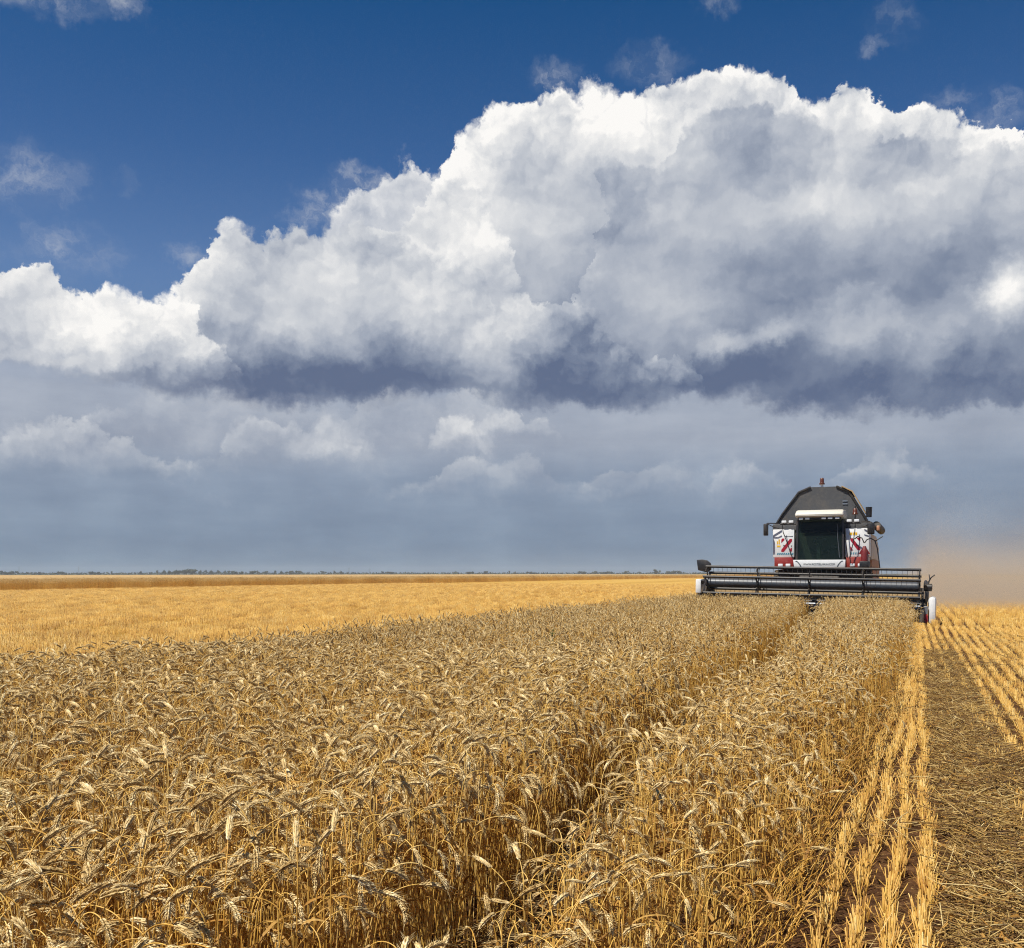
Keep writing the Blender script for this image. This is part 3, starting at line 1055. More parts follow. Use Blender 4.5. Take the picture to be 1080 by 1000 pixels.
K = {}
K['white'] = paint('white_paint', (0.80, 0.80, 0.78), 0.3, 0.5, dust=0.12, coat=0.3)
K['dusty_white'] = paint('dusty_white_paint', (0.80, 0.72, 0.58), 0.5, 0.3, dust=0.9, dustcol=(0.78, 0.60, 0.36))  # dust tan raised to make up for sunlight missing from the flank
K['deepred'] = paint('deep_red_paint', (0.17, 0.010, 0.014), 0.4, 0.5, dust=0.1)
K['red'] = paint('red_paint', (0.29, 0.020, 0.018), 0.35, 0.5, dust=0.22, coat=0.2)
K['dusty_red'] = paint('dusty_red_paint', (0.50, 0.22, 0.12), 0.55, 0.3, dust=0.9, dustcol=(0.74, 0.50, 0.29))  # dust on the red flank panels raised the same way
K['dark'] = paint('dark_grey_sheet', (0.062, 0.064, 0.068), 0.6, 0.3, dust=0.10)
K['black'] = paint('black_paint', (0.014, 0.014, 0.016), 0.4, 0.5, dust=0.10)
K['steel'] = paint('grey_steel', (0.26, 0.29, 0.33), 0.32, 0.5, metal=0.6, dust=0.15)
K['reel'] = paint('reel_grey_paint', (0.030, 0.040, 0.055), 0.42, 0.7, dust=0.06)
K['bat'] = paint('bat_paint', (0.018, 0.020, 0.024), 0.4, 0.5, dust=0.12)
K['tine'] = paint('tine_plastic', (0.22, 0.22, 0.21), 0.5, 0.4, dust=0.1)
K['rubber'] = paint('tyre_rubber', (0.022, 0.021, 0.020), 0.85, 0.2, dust=0.35)
K['tan'] = paint('dusty_deck', (0.40, 0.27, 0.13), 0.8, 0.2, dust=0.7)
K['cream'] = paint('cab_roof_white', (0.80, 0.76, 0.66), 0.35, 0.5, dust=0.25, coat=0.2)
K['amber'] = paint('amber_lens', (0.10, 0.026, 0.010), 0.2, 0.6, dust=0.1)
K['lens'] = paint('lamp_lens', (0.78, 0.80, 0.80), 0.12, 0.7, dust=0.05)
K['yellow'] = paint('yellow_mark', (0.80, 0.46, 0.03), 0.4, 0.4, dust=0.05)
K['teal'] = paint('teal_lettering', (0.10, 0.26, 0.33), 0.4, 0.4, dust=0.05)
K['ink'] = paint('dark_lettering', (0.08, 0.09, 0.10), 0.4, 0.4, dust=0.02)
K['markred'] = paint('emblem_red', (0.36, 0.010, 0.028), 0.35, 0.5, dust=0.03)
K['seat'] = paint('seat_cloth', (0.03, 0.03, 0.035), 0.9, 0.1, dust=0.0)
K['column'] = paint('column_plastic', (0.30, 0.36, 0.31), 0.5, 0.4, dust=0.05)
K['mirror'] = paint('mirror_glass', (0.5, 0.5, 0.5), 0.05, 0.5, metal=1.0, dust=0.03)
gm, gg, gbs, gout = material('tinted_glass')
gbs.inputs['Base Color'].default_value = (0.03, 0.05, 0.045, 1)
gbs.inputs['Roughness'].default_value = 0.04
gtr = gg.n('ShaderNodeBsdfTransparent'); gtr.inputs[0].default_value = (0.42, 0.48, 0.44, 1)
gmx = gg.n('ShaderNodeMixShader'); gmx.inputs[0].default_value = 0.22
gm.node_tree.links.new(gtr.outputs[0], gmx.inputs[1]); gm.node_tree.links.new(gbs.outputs[0], gmx.inputs[2]); gm.node_tree.links.new(gmx.outputs[0], gout.inputs[0])
K['glass'] = gm


class MB:
    """gathers boxes, plates, bars and turned shapes into one mesh with bevelled edges"""
    def __init__(s): s.bm = bmesh.new()

    def box(s, x0, x1, y0, y1, z0, z1, bev=0.0):
        r = bmesh.ops.create_cube(s.bm, size=1.0)
        for v in r['verts']:
            v.co = Vector((x0 + (v.co.x + .5) * (x1 - x0), y0 + (v.co.y + .5) * (y1 - y0), z0 + (v.co.z + .5) * (z1 - z0)))
        if bev:
            e = list({e for v in r['verts'] for e in v.link_edges})
            bmesh.ops.bevel(s.bm, geom=e, offset=bev, segments=2, affect='EDGES', profile=0.5)
        return s

    def prism(s, outline, axis, a, b, bev=0.0):
        """outline: 2-d points in the plane across the axis ('x' -> (y,z), 'y' -> (x,z), 'z' -> (x,y)), from a to b"""
        def P(p, q):
            return {'x': (q, p[0], p[1]), 'y': (p[0], q, p[1]), 'z': (p[0], p[1], q)}[axis]
        va = [s.bm.verts.new(P(p, a)) for p in outline]
        vb = [s.bm.verts.new(P(p, b)) for p in outline]
        n = len(outline)
        fs = [s.bm.faces.new(va), s.bm.faces.new(vb[::-1])]
        fs += [s.bm.faces.new((va[i], vb[i], vb[(i + 1) % n], va[(i + 1) % n])) for i in range(n)]
        bmesh.ops.recalc_face_normals(s.bm, faces=fs)
        if bev:
            e = list({e for f in fs for e in f.edges})
            bmesh.ops.bevel(s.bm, geom=e, offset=bev, segments=2, affect='EDGES', profile=0.5)
        return s

    def hull(s, A, B):
        """loft between two loops with the same number of points"""
        va = [s.bm.verts.new(p) for p in A]; vb = [s.bm.verts.new(p) for p in B]
        n = len(A)
        fs = [s.bm.faces.new(va), s.bm.faces.new(vb[::-1])] + [s.bm.faces.new((va[i], vb[i], vb[(i + 1) % n], va[(i + 1) % n])) for i in range(n)]
        bmesh.ops.recalc_face_normals(s.bm, faces=fs)
        return s

    def tube(s, pts, r, n=8):
        P = np.array(pts, float)
        R = np.full(len(P), r) if np.isscalar(r) else np.array(r, float)
        V, F = sweep(P, R, n)
        vs_ = [s.bm.verts.new(v) for v in V]
        fs = [s.bm.faces.new([vs_[i] for i in f]) for f in F]
        k = len(P)
        fs.append(s.bm.faces.new(vs_[:n])); fs.append(s.bm.faces.new(vs_[(k - 1) * n:k * n][::-1]))
        bmesh.ops.recalc_face_normals(s.bm, faces=fs)
        return s

    def lathe(s, prof, centre, axis='x', n=32):
        """prof: (along, radius) points turned round an axis through centre"""
        rings = []
        for a, r in prof:
            ring = []
            for k in range(n):
                q = 2 * math.pi * k / n
                c, d = r * math.cos(q), r * math.sin(q)
                p = {'x': (a, c, d), 'z': (c, d, a), 'y': (c, a, d)}[axis]
                ring.append(s.bm.verts.new(Vector(centre) + Vector(p)))
            rings.append(ring)
        fs = []
        for A, B in zip(rings, rings[1:]):
            fs += [s.bm.faces.new((A[k], A[(k + 1) % n], B[(k + 1) % n], B[k])) for k in range(n)]
        fs.append(s.bm.faces.new(rings[0])); fs.append(s.bm.faces.new(rings[-1][::-1]))
        bmesh.ops.recalc_face_normals(s.bm, faces=fs)
        return s

    def build(s, name, mat, parent, smooth=False):
        me = bpy.data.meshes.new(name)
        s.bm.to_mesh(me); s.bm.free()
        me.materials.append(mat)
        if smooth:
            me.polygons.foreach_set('use_smooth', np.ones(len(me.polygons), dtype=bool))
            me.set_sharp_from_angle(angle=math.radians(38))
        o = bpy.data.objects.new(name, me)
        COL.objects.link(o)
        o.parent = parent
        return o


CX, CY, YAW = 8.78, 30.95, math.radians(-22.5)
combine = empty('combine_harvester', (CX, CY, 0), YAW)
combine.scale = (0.912, 1.0, 0.985)
tag(combine, 'white and red combine harvester with its wide reel lowered into the wheat', 'combine harvester')

# local frame of the machine: x to its left side (right in the picture), y back along the body, z up; origin under the cutter bar
ROLL = math.radians(0.95)
HW = 3.42                                                # half width of the header
# --- header table
hd = MB()
hd.prism([(0.95, 0.12), (1.02, 0.12), (1.10, 0.98), (1.03, 1.00)], 'x', -HW, HW)          # back sheet, coloured black for the shade on its lower part
hd.prism([(-0.05, 0.10), (0.95, 0.12), (0.95, 0.16), (-0.05, 0.13)], 'x', -HW, HW)       # table floor
hd.box(-HW, HW, 1.03, 1.16, 0.985, 1.10, 0.01)                                           # top beam
header = hd.build('header', K['black'], combine)  # black also stands in for the shadow under the header
MB().prism([(0.985, 0.74), (1.045, 0.985), (1.02, 0.99), (0.965, 0.76)], 'x', -HW + .02, HW - .02).build('lit_back_panel', K['tan'], header)  # sunlit top of the dusty back sheet, drawn as a separate tan strip
header.rotation_euler = (0, ROLL, 0)
for sx in (-1, 1):
    a, b = sorted((sx * (HW + 0.004), sx * (HW + 0.07)))
    MB().prism([(-0.75, 0.06), (1.16, 0.10), (1.16, 1.08), (0.75, 1.10), (0.15, 0.70), (-0.55, 0.30)], 'x', a, b, 0.008).build('end_sheet', K['black'], header)
# knife guards
kb = MB()
for k in range(90):
    x = -HW + 0.04 + k * (2 * HW - 0.08) / 89
    kb.prism([(x - 0.012, -0.06), (x + 0.012, -0.06), (x, -0.17)], 'z', 0.10, 0.125)
kb.box(-HW, HW, -0.075, -0.045, 0.095, 0.128)
kb.build('cutter_bar', K['black'], header)
# auger with its flights
au = MB().lathe([(-HW + .03, 0.16), (HW - .03, 0.16)], (0, 0.55, 0.48), 'x', 20)
for sg in (-1, 1):
    pitch, n = 0.55, 120
    a, b = [], []
    for i in range(n + 1):
        u = i / n
        x = sg * (HW - 0.05 - u * 2.75)
        q = sg * u * 2.75 / pitch * 2 * math.pi
        a.append(au.bm.verts.new((x, 0.55 + 0.16 * math.cos(q), 0.48 + 0.16 * math.sin(q))))
        b.append(au.bm.verts.new((x, 0.55 + 0.29 * math.cos(q), 0.48 + 0.29 * math.sin(q))))
    for i in range(n): au.bm.faces.new((a[i], a[i + 1], b[i + 1], b[i]))
au.build('auger', K['steel'], header)
# crop dividers with their covers
dv = MB().hull([(-3.50, -1.05, 0.10), (-3.46, -1.05, 0.10), (-3.46, -1.05, 0.14), (-3.50, -1.05, 0.14)],
               [(-3.66, 0.10, 0.07), (-3.43, 0.10, 0.07), (-3.43, 0.10, 0.66), (-3.66, 0.10, 0.66)])
dv.build('crop_divider', K['black'], header)
MB().box(-3.69, -3.50, -0.08, 0.75, 0.80, 1.24, 0.035).build('divider_cover', K['white'], header, True)
MB().box(-3.66, -3.50, -0.05, 0.75, 0.42, 0.796, 0.02).build('divider_foot', K['black'], header, True)
# left in the picture: the dark drive guard standing above the reel end
MB().prism([(-3.64, 1.52), (-3.34, 1.45), (-3.20, 1.54), (-3.22, 1.74), (-3.34, 1.83), (-3.50, 1.86), (-3.69, 1.84)], 'y', 0.02, 0.16, 0.02).build('drive_guard', K['bat'], header, True)
dv = MB().hull([(3.40, -1.05, 0.06), (3.44, -1.05, 0.06), (3.44, -1.05, 0.10), (3.40, -1.05, 0.10)],
               [(3.42, 0.10, 0.05), (3.60, 0.10, 0.05), (3.60, 0.10, 0.80), (3.42, 0.10, 0.80)])
dv.build('crop_divider', K['black'], header)
MB().box(3.63, 3.86, -0.30, 0.90, 0.08, 0.86, 0.09).build('divider_cover', K['white'], header, True)
MB().box(3.50, 3.625, -0.34, -0.28, 0.10, 0.36, 0.008).build('reflector', K['markred'], header)
MB().box(3.50, 3.625, -0.34, -0.28, 0.365, 0.60, 0.008).build('reflector', K['steel'], header)
# hydraulic motor and hoses at that end of the reel
hm = MB().lathe([(3.50, 0.11), (3.72, 0.11), (3.74, 0.07)], (0, 0.0, 1.13), 'x', 16)
hm.tube([(3.60, 0.0, 1.15), (3.63, 0.05, 1.30), (3.70, 0.12, 1.42), (3.80, 0.15, 1.50)], 0.02)
hm.tube([(3.62, -0.03, 1.20), (3.66, 0.0, 1.36), (3.64, 0.06, 1.50)], 0.016)
hm.tube([(3.55, 0.1, 1.0), (3.58, 0.4, 0.85), (3.55, 0.9, 0.95)], 0.022)
hm.box(3.52, 3.64, -0.08, 0.10, 0.72, 1.02, 0.015)
hm.build('reel_motor', K['black'], header, True)

# --- reel: central tube, spiders, six bats with hanging tines
RZ, RY, RR = 1.14, -0.12, 0.50
reel = MB().lathe([(-3.28, 0.12), (-3.27, 0.142), (3.27, 0.142), (3.28, 0.12)], (0, RY, RZ), 'x', 32).build('reel', K['reel'], combine, True)
reel.rotation_euler = (0, ROLL, 0); reel.scale = (1.02, 1, 1); reel.location = (0.05, 0, 0)
ANG = [math.radians(a) for a in (82, 22, 142, 202, 262, 322)]
for q in ANG:
    y, z = RY - RR * math.cos(q), RZ + RR * math.sin(q)
    bt = MB().lathe([(-3.30, 0.042), (3.30, 0.042)], (0, y, z), 'x', 10).build('reel_bat', K['bat'], reel, True)
    tn = MB()
    for k in range(44):
        x = -3.2 + k * 6.4 / 43
        tn.tube([(x, y, z - 0.02), (x, y + 0.01, z - 0.11), (x, y + 0.045, z - 0.20)], [0.008, 0.006, 0.004], 4)
    tn.build('tines', K['tine'], bt)
for x in (-3.25, -1.62, 0.0, 1.62, 3.25):
    sp = MB()
    for q in ANG:
        y, z = RY - RR * math.cos(q), RZ + RR * math.sin(q)
        sp.tube([(x, RY, RZ), (x, y, z)], 0.026, 6)
    sp.lathe([(x - 0.03, 0.21), (x + 0.03, 0.21)], (0, RY, RZ), 'x', 18)
    ring = [(x, RY - RR * 0.98 * math.cos(a), RZ + RR * 0.98 * math.sin(a)) for a in np.linspace(0, 2 * math.pi, 25)]
    if abs(x) in (1.62, 3.25): sp.tube(ring[3:9], 0.014, 5)
    sp.build('reel_spider', K['bat'], reel, True)
for sx in (-1, 1):
    x = sx * 3.42
    MB().tube([(x, 1.08, 1.12), (x, 0.5, 1.28), (x, RY, RZ)], 0.06, 8).build('reel_arm', K['black'], reel, True)

# --- feeder house, chassis and wheels
BY = 3.15                                                # front of the body
MB().hull([(-0.75, 1.17, 0.22), (0.75, 1.17, 0.22), (0.75, 1.17, 0.88), (-0.75, 1.17, 0.88)],
          [(-0.62, 4.0, 1.05), (0.62, 4.0, 1.05), (0.62, 4.0, 1.68), (-0.62, 4.0, 1.68)]).build('feeder_house', K['dark'], combine)
MB().box(-1.35, 1.35, 4.02, 9.2, 0.80, 1.66, 0.03).build('chassis', K['black'], combine)


def wheel(x, y, R, W, out):
    h = W / 2
    w = MB().lathe([(-h, R * .62), (-h * .98, R * .86), (-h * .8, R * .96), (-h * .3, R * .985), (h * .3, R * .985), (h * .8, R * .96), (h * .98, R * .86), (h, R * .62)], (x, y, R), 'x', 40)
    for k in range(22):                                   # chevron lugs
        q = 2 * math.pi * k / 22
        for sg in (-1, 1):
            pts = []
            for u in (0.02, 0.5, 0.96):
                a = q + (0 if sg > 0 else math.pi / 22) + u * 0.24
                r = R * (1.0 - 0.04 * u * u)
                pts.append((x + sg * u * h, y + r * math.cos(a), R + r * math.sin(a)))
            w.tube(pts, R * 0.035, 5)
    wo = w.build('wheel', K['rubber'], combine, True)
    o = out * h
    MB().lathe([(-h * 0.9, R * .6), (-h * 0.5 , R * .55), (0, R * .16), (h * 0.5, R * .55), (h * 0.9, R * .6)] if out > 0 else
               [(-h * 0.9, R * .6), (-h * 0.5, R * .55), (0, R * .16), (h * 0.5, R * .55), (h * 0.9, R * .6)], (x, y, R), 'x', 28).build('rim', K['dusty_white'], wo, True)
    return wo


wheel(-1.38, 4.15, 0.80, 0.66, -1); wheel(1.38, 4.15, 0.80, 0.66, 1)
wheel(-1.15, 8.4, 0.55, 0.42, -1); wheel(1.15, 8.4, 0.55, 0.42, 1)

# --- body: front panels either side of the cab, long dusty flanks
BX = 1.58
MB().prism([(4.10, 1.67), (10.2, 1.45), (10.2, 2.45), (8.8, 2.86), (4.10, 2.86)], 'x', -BX + 0.01, BX - 0.01, 0.02).build('body', K['dusty_white'], combine)
fl = MB().prism([(5.1, 1.1), (9.6, 1.0), (9.6, 1.95), (5.1, 1.95)], 'x', BX - 0.005, BX + 0.05, 0.01)
fl.build('flank_panel', K['dusty_red'], combine)
fl = MB().prism([(5.1, 1.97), (9.0, 1.97), (8.6, 2.60), (5.1, 2.78)], 'x', BX - 0.005, BX + 0.045, 0.01)
fl.build('flank_panel', K['dusty_white'], combine)
MB().prism([(5.1, 1.1), (9.6, 1.0), (9.6, 1.95), (5.1, 1.95)], 'x', -BX - 0.05, -BX + 0.005, 0.01).build('flank_panel', K['dusty_red'], combine)
MB().box(-1.2, 1.2, 10.21, 10.9, 1.0, 2.1, 0.05).build('straw_chopper', K['dusty_red'], combine)


def strokes(panel, items, y):
    """flat marks lying 4 mm proud of the front panel: kind -> list of (x, z) outlines"""
    for nm, mat, polys in items:
        b = MB()
        for p in polys: b.prism(p, 'y', y - 0.006, y - 0.002)
        b.build(nm, mat, panel)


def q(x0, z0, x1, z1): return [(x0, z0), (x1, z0), (x1, z1), (x0, z1)]


PY = 3.33
# left in the picture
PL = MB().box(-1.66, -0.90, PY, 4.11, 2.02, 2.955, 0.02).build('front_panel', K['white'], combine, True)
strokes(PL, [
    ('emblem', K['markred'], [[(-1.36, 2.20), (-1.27, 2.20), (-0.98, 2.56), (-0.98, 2.63), (-1.06, 2.63), (-1.36, 2.27)],
                              [(-1.36, 2.50), (-1.25, 2.60), (-1.25, 2.65), (-1.34, 2.65), (-1.36, 2.60)], [(-1.08, 2.21), (-0.99, 2.21), (-0.98, 2.34), (-1.03, 2.32)]]),
    ('emblem', K['ink'], [[(-1.30, 2.40), (-1.23, 2.36), (-1.20, 2.39), (-1.27, 2.44)], [(-1.02, 2.35), (-0.98, 2.39), (-0.98, 2.43), (-1.01, 2.40)]]),
    ('dealer_mark', K['yellow'], [q(-1.46, 2.46, -1.41, 2.62), q(-1.52, 2.36, -1.39, 2.42), q(-1.52, 2.46, -1.48, 2.56)]),
    ('lettering', K['ink'], [q(-1.22 + k * 0.04, 2.705, -1.19 + k * 0.04, 2.73) for k in range(7)]),
    ('model_lettering', K['teal'], [[(-1.52 + k * 0.075, 2.10), (-1.47 + k * 0.075, 2.10), (-1.45 + k * 0.075, 2.165), (-1.50 + k * 0.075, 2.165)] for k in range(8)])], PY)
# right in the picture
PR = MB().box(0.84, 1.66, PY, 4.11, 2.02, 2.955, 0.02).build('front_panel', K['white'], combine, True)
strokes(PR, [
    ('emblem', K['markred'], [[(1.03, 2.63), (1.03, 2.56), (1.27, 2.24), (1.37, 2.24), (1.37, 2.30), (1.11, 2.63)],
                              [(1.24, 2.64), (1.37, 2.66), (1.36, 2.52), (1.30, 2.56)], [(1.03, 2.23), (1.12, 2.23), (1.09, 2.30), (1.03, 2.37)]]),
    ('dealer_mark', K['yellow'], [q(1.00, 2.73, 1.09, 2.82), q(1.11, 2.73, 1.17, 2.82), q(1.19, 2.73, 1.26, 2.82)]),
    ('model_lettering', K['teal'], [[(1.04 + k * 0.075, 2.10), (1.08 + k * 0.075, 2.10), (1.09 + k * 0.075, 2.165), (1.05 + k * 0.075, 2.165)] for k in range(4)])], PY)
for sx, (a, b) in ((-1, (-1.60, -0.92)), (1, (0.88, 1.62))):
    fe = MB().box(a, b, PY - 0.05, 4.10, 1.66, 2.015, 0.02).build('red_apron', K['red'], combine, True)
    for k in (0, 1):
        x = a + 0.22 + k * 0.27
        MB().box(x - 0.085, x + 0.085, PY - 0.09, PY - 0.052, 1.70, 1.80, 0.02).build('headlight', K['lens'], fe, True)
# --- cab
cab = MB()
cx0, cx1 = -0.80, 0.80
for x in (cx0, cx1):
    s_ = 1 if x > 0 else -1
    cab.hull([(x - .035, BY, 1.93), (x + .035, BY, 1.93), (x + .035, BY + .07, 1.93), (x - .035, BY + .07, 1.93)],
             [(x - .035 - s_ * .02, BY + .12, 3.26), (x + .035 - s_ * .02, BY + .12, 3.26), (x + .035 - s_ * .02, BY + .19, 3.26), (x - .035 - s_ * .02, BY + .19, 3.26)])
    cab.box(x - .04, x + .04, 4.55, 4.63, 1.93, 3.26)
cab.box(cx0 - .04, cx1 + .04, BY, 4.63, 1.84, 1.925, 0.01)
cab.box(cx0 - .03, cx1 + .03, 4.60, 4.68, 1.93, 3.26)
cab_o = cab.build('cab', K['black'], combine)
MB().hull([(cx0 + .04, BY + .03, 1.935), (cx1 - .04, BY + .03, 1.935), (cx1 - .04, BY + .045, 1.935), (cx0 + .04, BY + .045, 1.935)],
          [(cx0 + .06, BY + .15, 3.25), (cx1 - .06, BY + .15, 3.25), (cx1 - .06, BY + .165, 3.25), (cx0 + .06, BY + .165, 3.25)]).build('windscreen', K['glass'], cab_o)
for x in (cx0, cx1):
    MB().prism([(BY + .09, 1.935), (4.54, 1.935), (4.54, 3.25), (BY + .21, 3.25)], 'x', x - .006, x + .006).build('side_window', K['glass'], cab_o)
rf = MB().prism([(BY - 0.26, 3.36), (BY - 0.22, 3.48), (BY + 0.1, 3.58), (BY + 0.9, 3.60), (4.72, 3.50), (4.72, 3.30), (BY - 0.10, 3.30)], 'x', -0.83, 0.83, 0.075)
rf.build('cab_roof', K['cream'], cab_o, True)
ls = MB().box(-0.74, 0.74, BY - 0.16, BY - 0.09, 3.245, 3.325, 0.015).build('light_strip', K['black'], cab_o)
for x in (-0.62, -0.40, 0.16, 0.38, 0.62):
    MB().box(x - 0.075, x + 0.075, BY - 0.18, BY - 0.162, 3.255, 3.315, 0.008).build('work_lamp', K['lens'], cab_o)
MB().tube([(0.68, BY + 0.02, 2.0), (0.62, BY + 0.05, 2.6), (0.60, BY + 0.10, 3.1)], 0.016, 6).build('wiper', K['ink'], cab_o)
st = MB().box(-0.32, 0.22, 4.15, 4.30, 2.25, 3.0, 0.06)
st.box(-0.34, 0.24, 3.70, 4.20, 2.10, 2.26, 0.05)
st.build('driver_seat', K['seat'], cab_o, True)
co = MB().tube([(-0.05, BY + 0.30, 1.93), (-0.05, BY + 0.42, 2.45)], [0.10, 0.085], 10)
co.box(-0.15, 0.05, BY + 0.34, BY + 0.52, 2.42, 2.50, 0.02)
co.build('steering_column', K['column'], cab_o, True)
ring = [(-0.05 + 0.2 * math.cos(a), BY + 0.52 + 0.14 * math.sin(a), 2.55 + 0.12 * math.sin(a)) for a in np.linspace(0, 2 * math.pi, 21)]
MB().tube(ring, 0.016, 6).build('steering_wheel', K['seat'], cab_o, True)
MB().box(0.30, 0.52, 3.55, 4.1, 2.30, 2.42, 0.03).build('armrest_console', K['column'], cab_o, True)
# lamp bars either side of the roof
for sx in (-1, 1):
    a, b = sorted((sx * 0.84, sx * 1.40))
    br = MB().box(a, b, BY + 0.13, BY + 0.19, 3.10, 3.15, 0.01).build('lamp_bar', K['black'], cab_o)
    for x in (1.0, 1.25):
        MB().box(sx * x - 0.085, sx * x + 0.085, BY + 0.06, BY + 0.16, 3.155, 3.245, 0.02).build('work_lamp', K['lens'], br, True)
# white bumper below the windscreen
bp_ = MB().prism([(-0.90, 1.925), (0.90, 1.925), (0.88, 1.66), (-0.86, 1.66)], 'y', BY - 0.16, BY - 0.01, 0.02).build('front_apron', K['white'], combine, True)
tx = bpy.data.curves.new('lettering', 'FONT')
tx.body = 'WWW.ROSTSELMASH.COM'
tx.size = 0.088; tx.align_x = 'CENTER'; tx.align_y = 'CENTER'; tx.extrude = 0.002
to = bpy.data.objects.new('lettering', tx); COL.objects.link(to)
to.parent = bp_; to.location = (0.0, BY - 0.166, 1.775); to.rotation_euler = (math.radians(90), 0, 0)
me_ = bpy.data.meshes.new_from_object(to)
bpy.data.objects.remove(to)
me_.materials.clear(); me_.materials.append(K['ink'])
to = bpy.data.objects.new('lettering', me_); COL.objects.link(to)
to.parent = bp_; to.location = (0.0, BY - 0.166, 1.775); to.rotation_euler = (math.radians(90), 0, 0)
for pts in ([(-0.78, 1.90), (-0.72, 1.86), (-0.64, 1.77), (-0.60, 1.69), (-0.64, 1.69), (-0.68, 1.77), (-0.75, 1.85), (-0.82, 1.88)],):
    for sg in (1, -1):
        MB().prism([(sg * x, z) for x, z in pts], 'y', BY - 0.168, BY - 0.162).build('trim_line', K['ink'], bp_)

# --- mirrors on their arms, hand rails
for sx, xm in ((-1, -1.86), (1, 1.74)):
    arm = MB().tube([(sx * 1.42, BY + 0.05, 3.15), (xm * 0.97, BY - 0.05, 3.16), (xm, BY - 0.10, 3.12)], 0.018, 6)
    arm.tube([(sx * 1.42, BY + 0.05, 2.98), (sx * 1.58, BY + 0.0, 3.02), (xm * 0.98, BY - 0.06, 3.14)], 0.014, 6)
    mo = arm.build('mirror_arm', K['black'], combine, True)
    w = 0.085 if sx < 0 else 0.12
    mi = MB().box(xm - w, xm + w, BY - 0.16, BY - 0.06, 2.74, 3.14 if sx < 0 else 3.12, 0.03).build('mirror', K['black'], mo, True)
    MB().box(xm - w * .8, xm + w * .8, BY - 0.058, BY - 0.05, 2.78, 3.08).build('mirror_glass', K['mirror'], mi)
MB().box(1.92, 2.02, BY - 0.02, BY + 0.10, 2.86, 3.02, 0.02).build('lamp', K['dusty_red'], combine, True)
MB().tube([(-1.30, BY - 0.02, 3.12), (-1.26, BY - 0.04, 2.85), (-1.10, BY - 0.06, 2.45), (-0.93, BY - 0.08, 1.98)], 0.017, 6).build('hand_rail', K['black'], combine, True)
MB().tube([(1.02, BY - 0.02, 1.98), (1.14, BY - 0.05, 2.45), (1.20, BY - 0.04, 2.85), (1.21, BY - 0.02, 3.12)], 0.017, 6).build('hand_rail', K['black'], combine, True)
MB().tube([(0.96, BY - 0.02, 1.98), (0.90, BY - 0.03, 2.5), (0.86, BY + 0.0, 3.1)], 0.017, 6).build('hand_rail', K['black'], combine, True)
# beacons
be = MB().lathe([(0, 0.02), (0.52, 0.02)], (1.20, BY + 0.1, 3.16), 'z', 8).build('beacon_pole', K['black'], combine)
MB().lathe([(0, 0.10), (0.03, 0.105), (0.06, 0.085), (0.17, 0.075), (0.20, 0.05)], (1.20, BY + 0.1, 3.40), 'z', 16).build('beacon', K['amber'], be, True)
# red extinguisher and hydraulic hoses beside the steps
ex = MB().lathe([(0, 0.12), (0.30, 0.115), (0.40, 0.08), (0.48, 0.05)], (1.52, PY - 0.22, 1.88), 'z', 16)
ex.hull([(1.32, PY - .24, 2.10), (1.72, PY - .24, 2.10), (1.72, PY - .20, 2.10), (1.32, PY - .20, 2.10)], [(1.48, PY - .24, 2.34), (1.56, PY - .24, 2.34), (1.56, PY - .20, 2.34), (1.48, PY - .20, 2.34)])
ex.build('red_cylinder', K['deepred'], combine, True)
MB().box(1.36, 1.70, PY - .34, PY - .10, 1.62, 1.875, 0.03).build('step_bracket', K['black'], combine, True)
MB().tube([(1.18, PY - .1, 2.60), (1.30, PY - .2, 2.68), (1.44, PY - .24, 2.62), (1.51, PY - .22, 2.46)], 0.020, 6).build('hose', K['black'], combine, True)
MB().tube([(1.52, PY - .22, 2.46), (1.60, PY - .2, 2.57), (1.72, PY - .1, 2.62), (1.85, PY, 2.54), (1.93, PY, 2.30), (1.98, PY, 1.95), (2.02, PY, 1.62)], 0.020, 6).build('hose', K['black'], combine, True)
MB().tube([(1.86, PY, 2.52), (1.97, PY + .1, 2.60), (2.10, PY + .2, 2.68)], 0.018, 6).build('hose', K['dark'], combine, True)

# --- grain tank with raised extension sheets
TF = 4.72
o_front = [(-1.88, 2.96), (-1.82, 3.14), (-1.55, 3.56), (-0.96, 4.30), (-0.52, 4.47), (0.40, 4.47), (0.84, 4.28), (1.34, 3.50), (1.56, 3.12), (1.60, 2.96)]
tk = MB()
FR = [(x, TF + 0.10 + (z - 2.9) * 0.06, z) for x, z in o_front]
BK = [(x * 0.97, 7.4 - (z - 2.9) * 0.06, z) for x, z in o_front]
tk.hull(FR, BK)
tank = tk.build('grain_tank', K['dark'], combine)
MB().box(-1.80, 1.60, 4.12, TF + 0.12, 2.96, 3.17, 0.03).build('tank_base', K['dark'], tank, True)
tr = MB()
tr.tube([(x, y - 0.03, z) for x, y, z in FR[:5]], 0.04, 6)
tr.tube([(x, y - 0.03, z) for x, y, z in FR[5:]], 0.04, 6)
tr.build('tank_edge', K['black'], tank, True)
MB().hull([(0.60, TF + .06, 4.48), (0.98, TF + .06, 4.30), (1.44, TF + .06, 3.52), (1.41, TF + .06, 3.52), (0.95, TF + .06, 4.27), (0.58, TF + .06, 4.46)],
          [(0.60, 7.2, 4.40), (0.92, 7.2, 4.26), (1.40, 7.2, 3.50), (1.37, 7.2, 3.50), (0.90, 7.2, 4.23), (0.58, 7.2, 4.37)]).build('tank_flap', K['tan'], tank)
bb = MB().lathe([(0, 0.05), (0.10, 0.05)], (-0.13, TF + 0.3, 4.46), 'z', 12).build('beacon_base', K['lens'], tank)
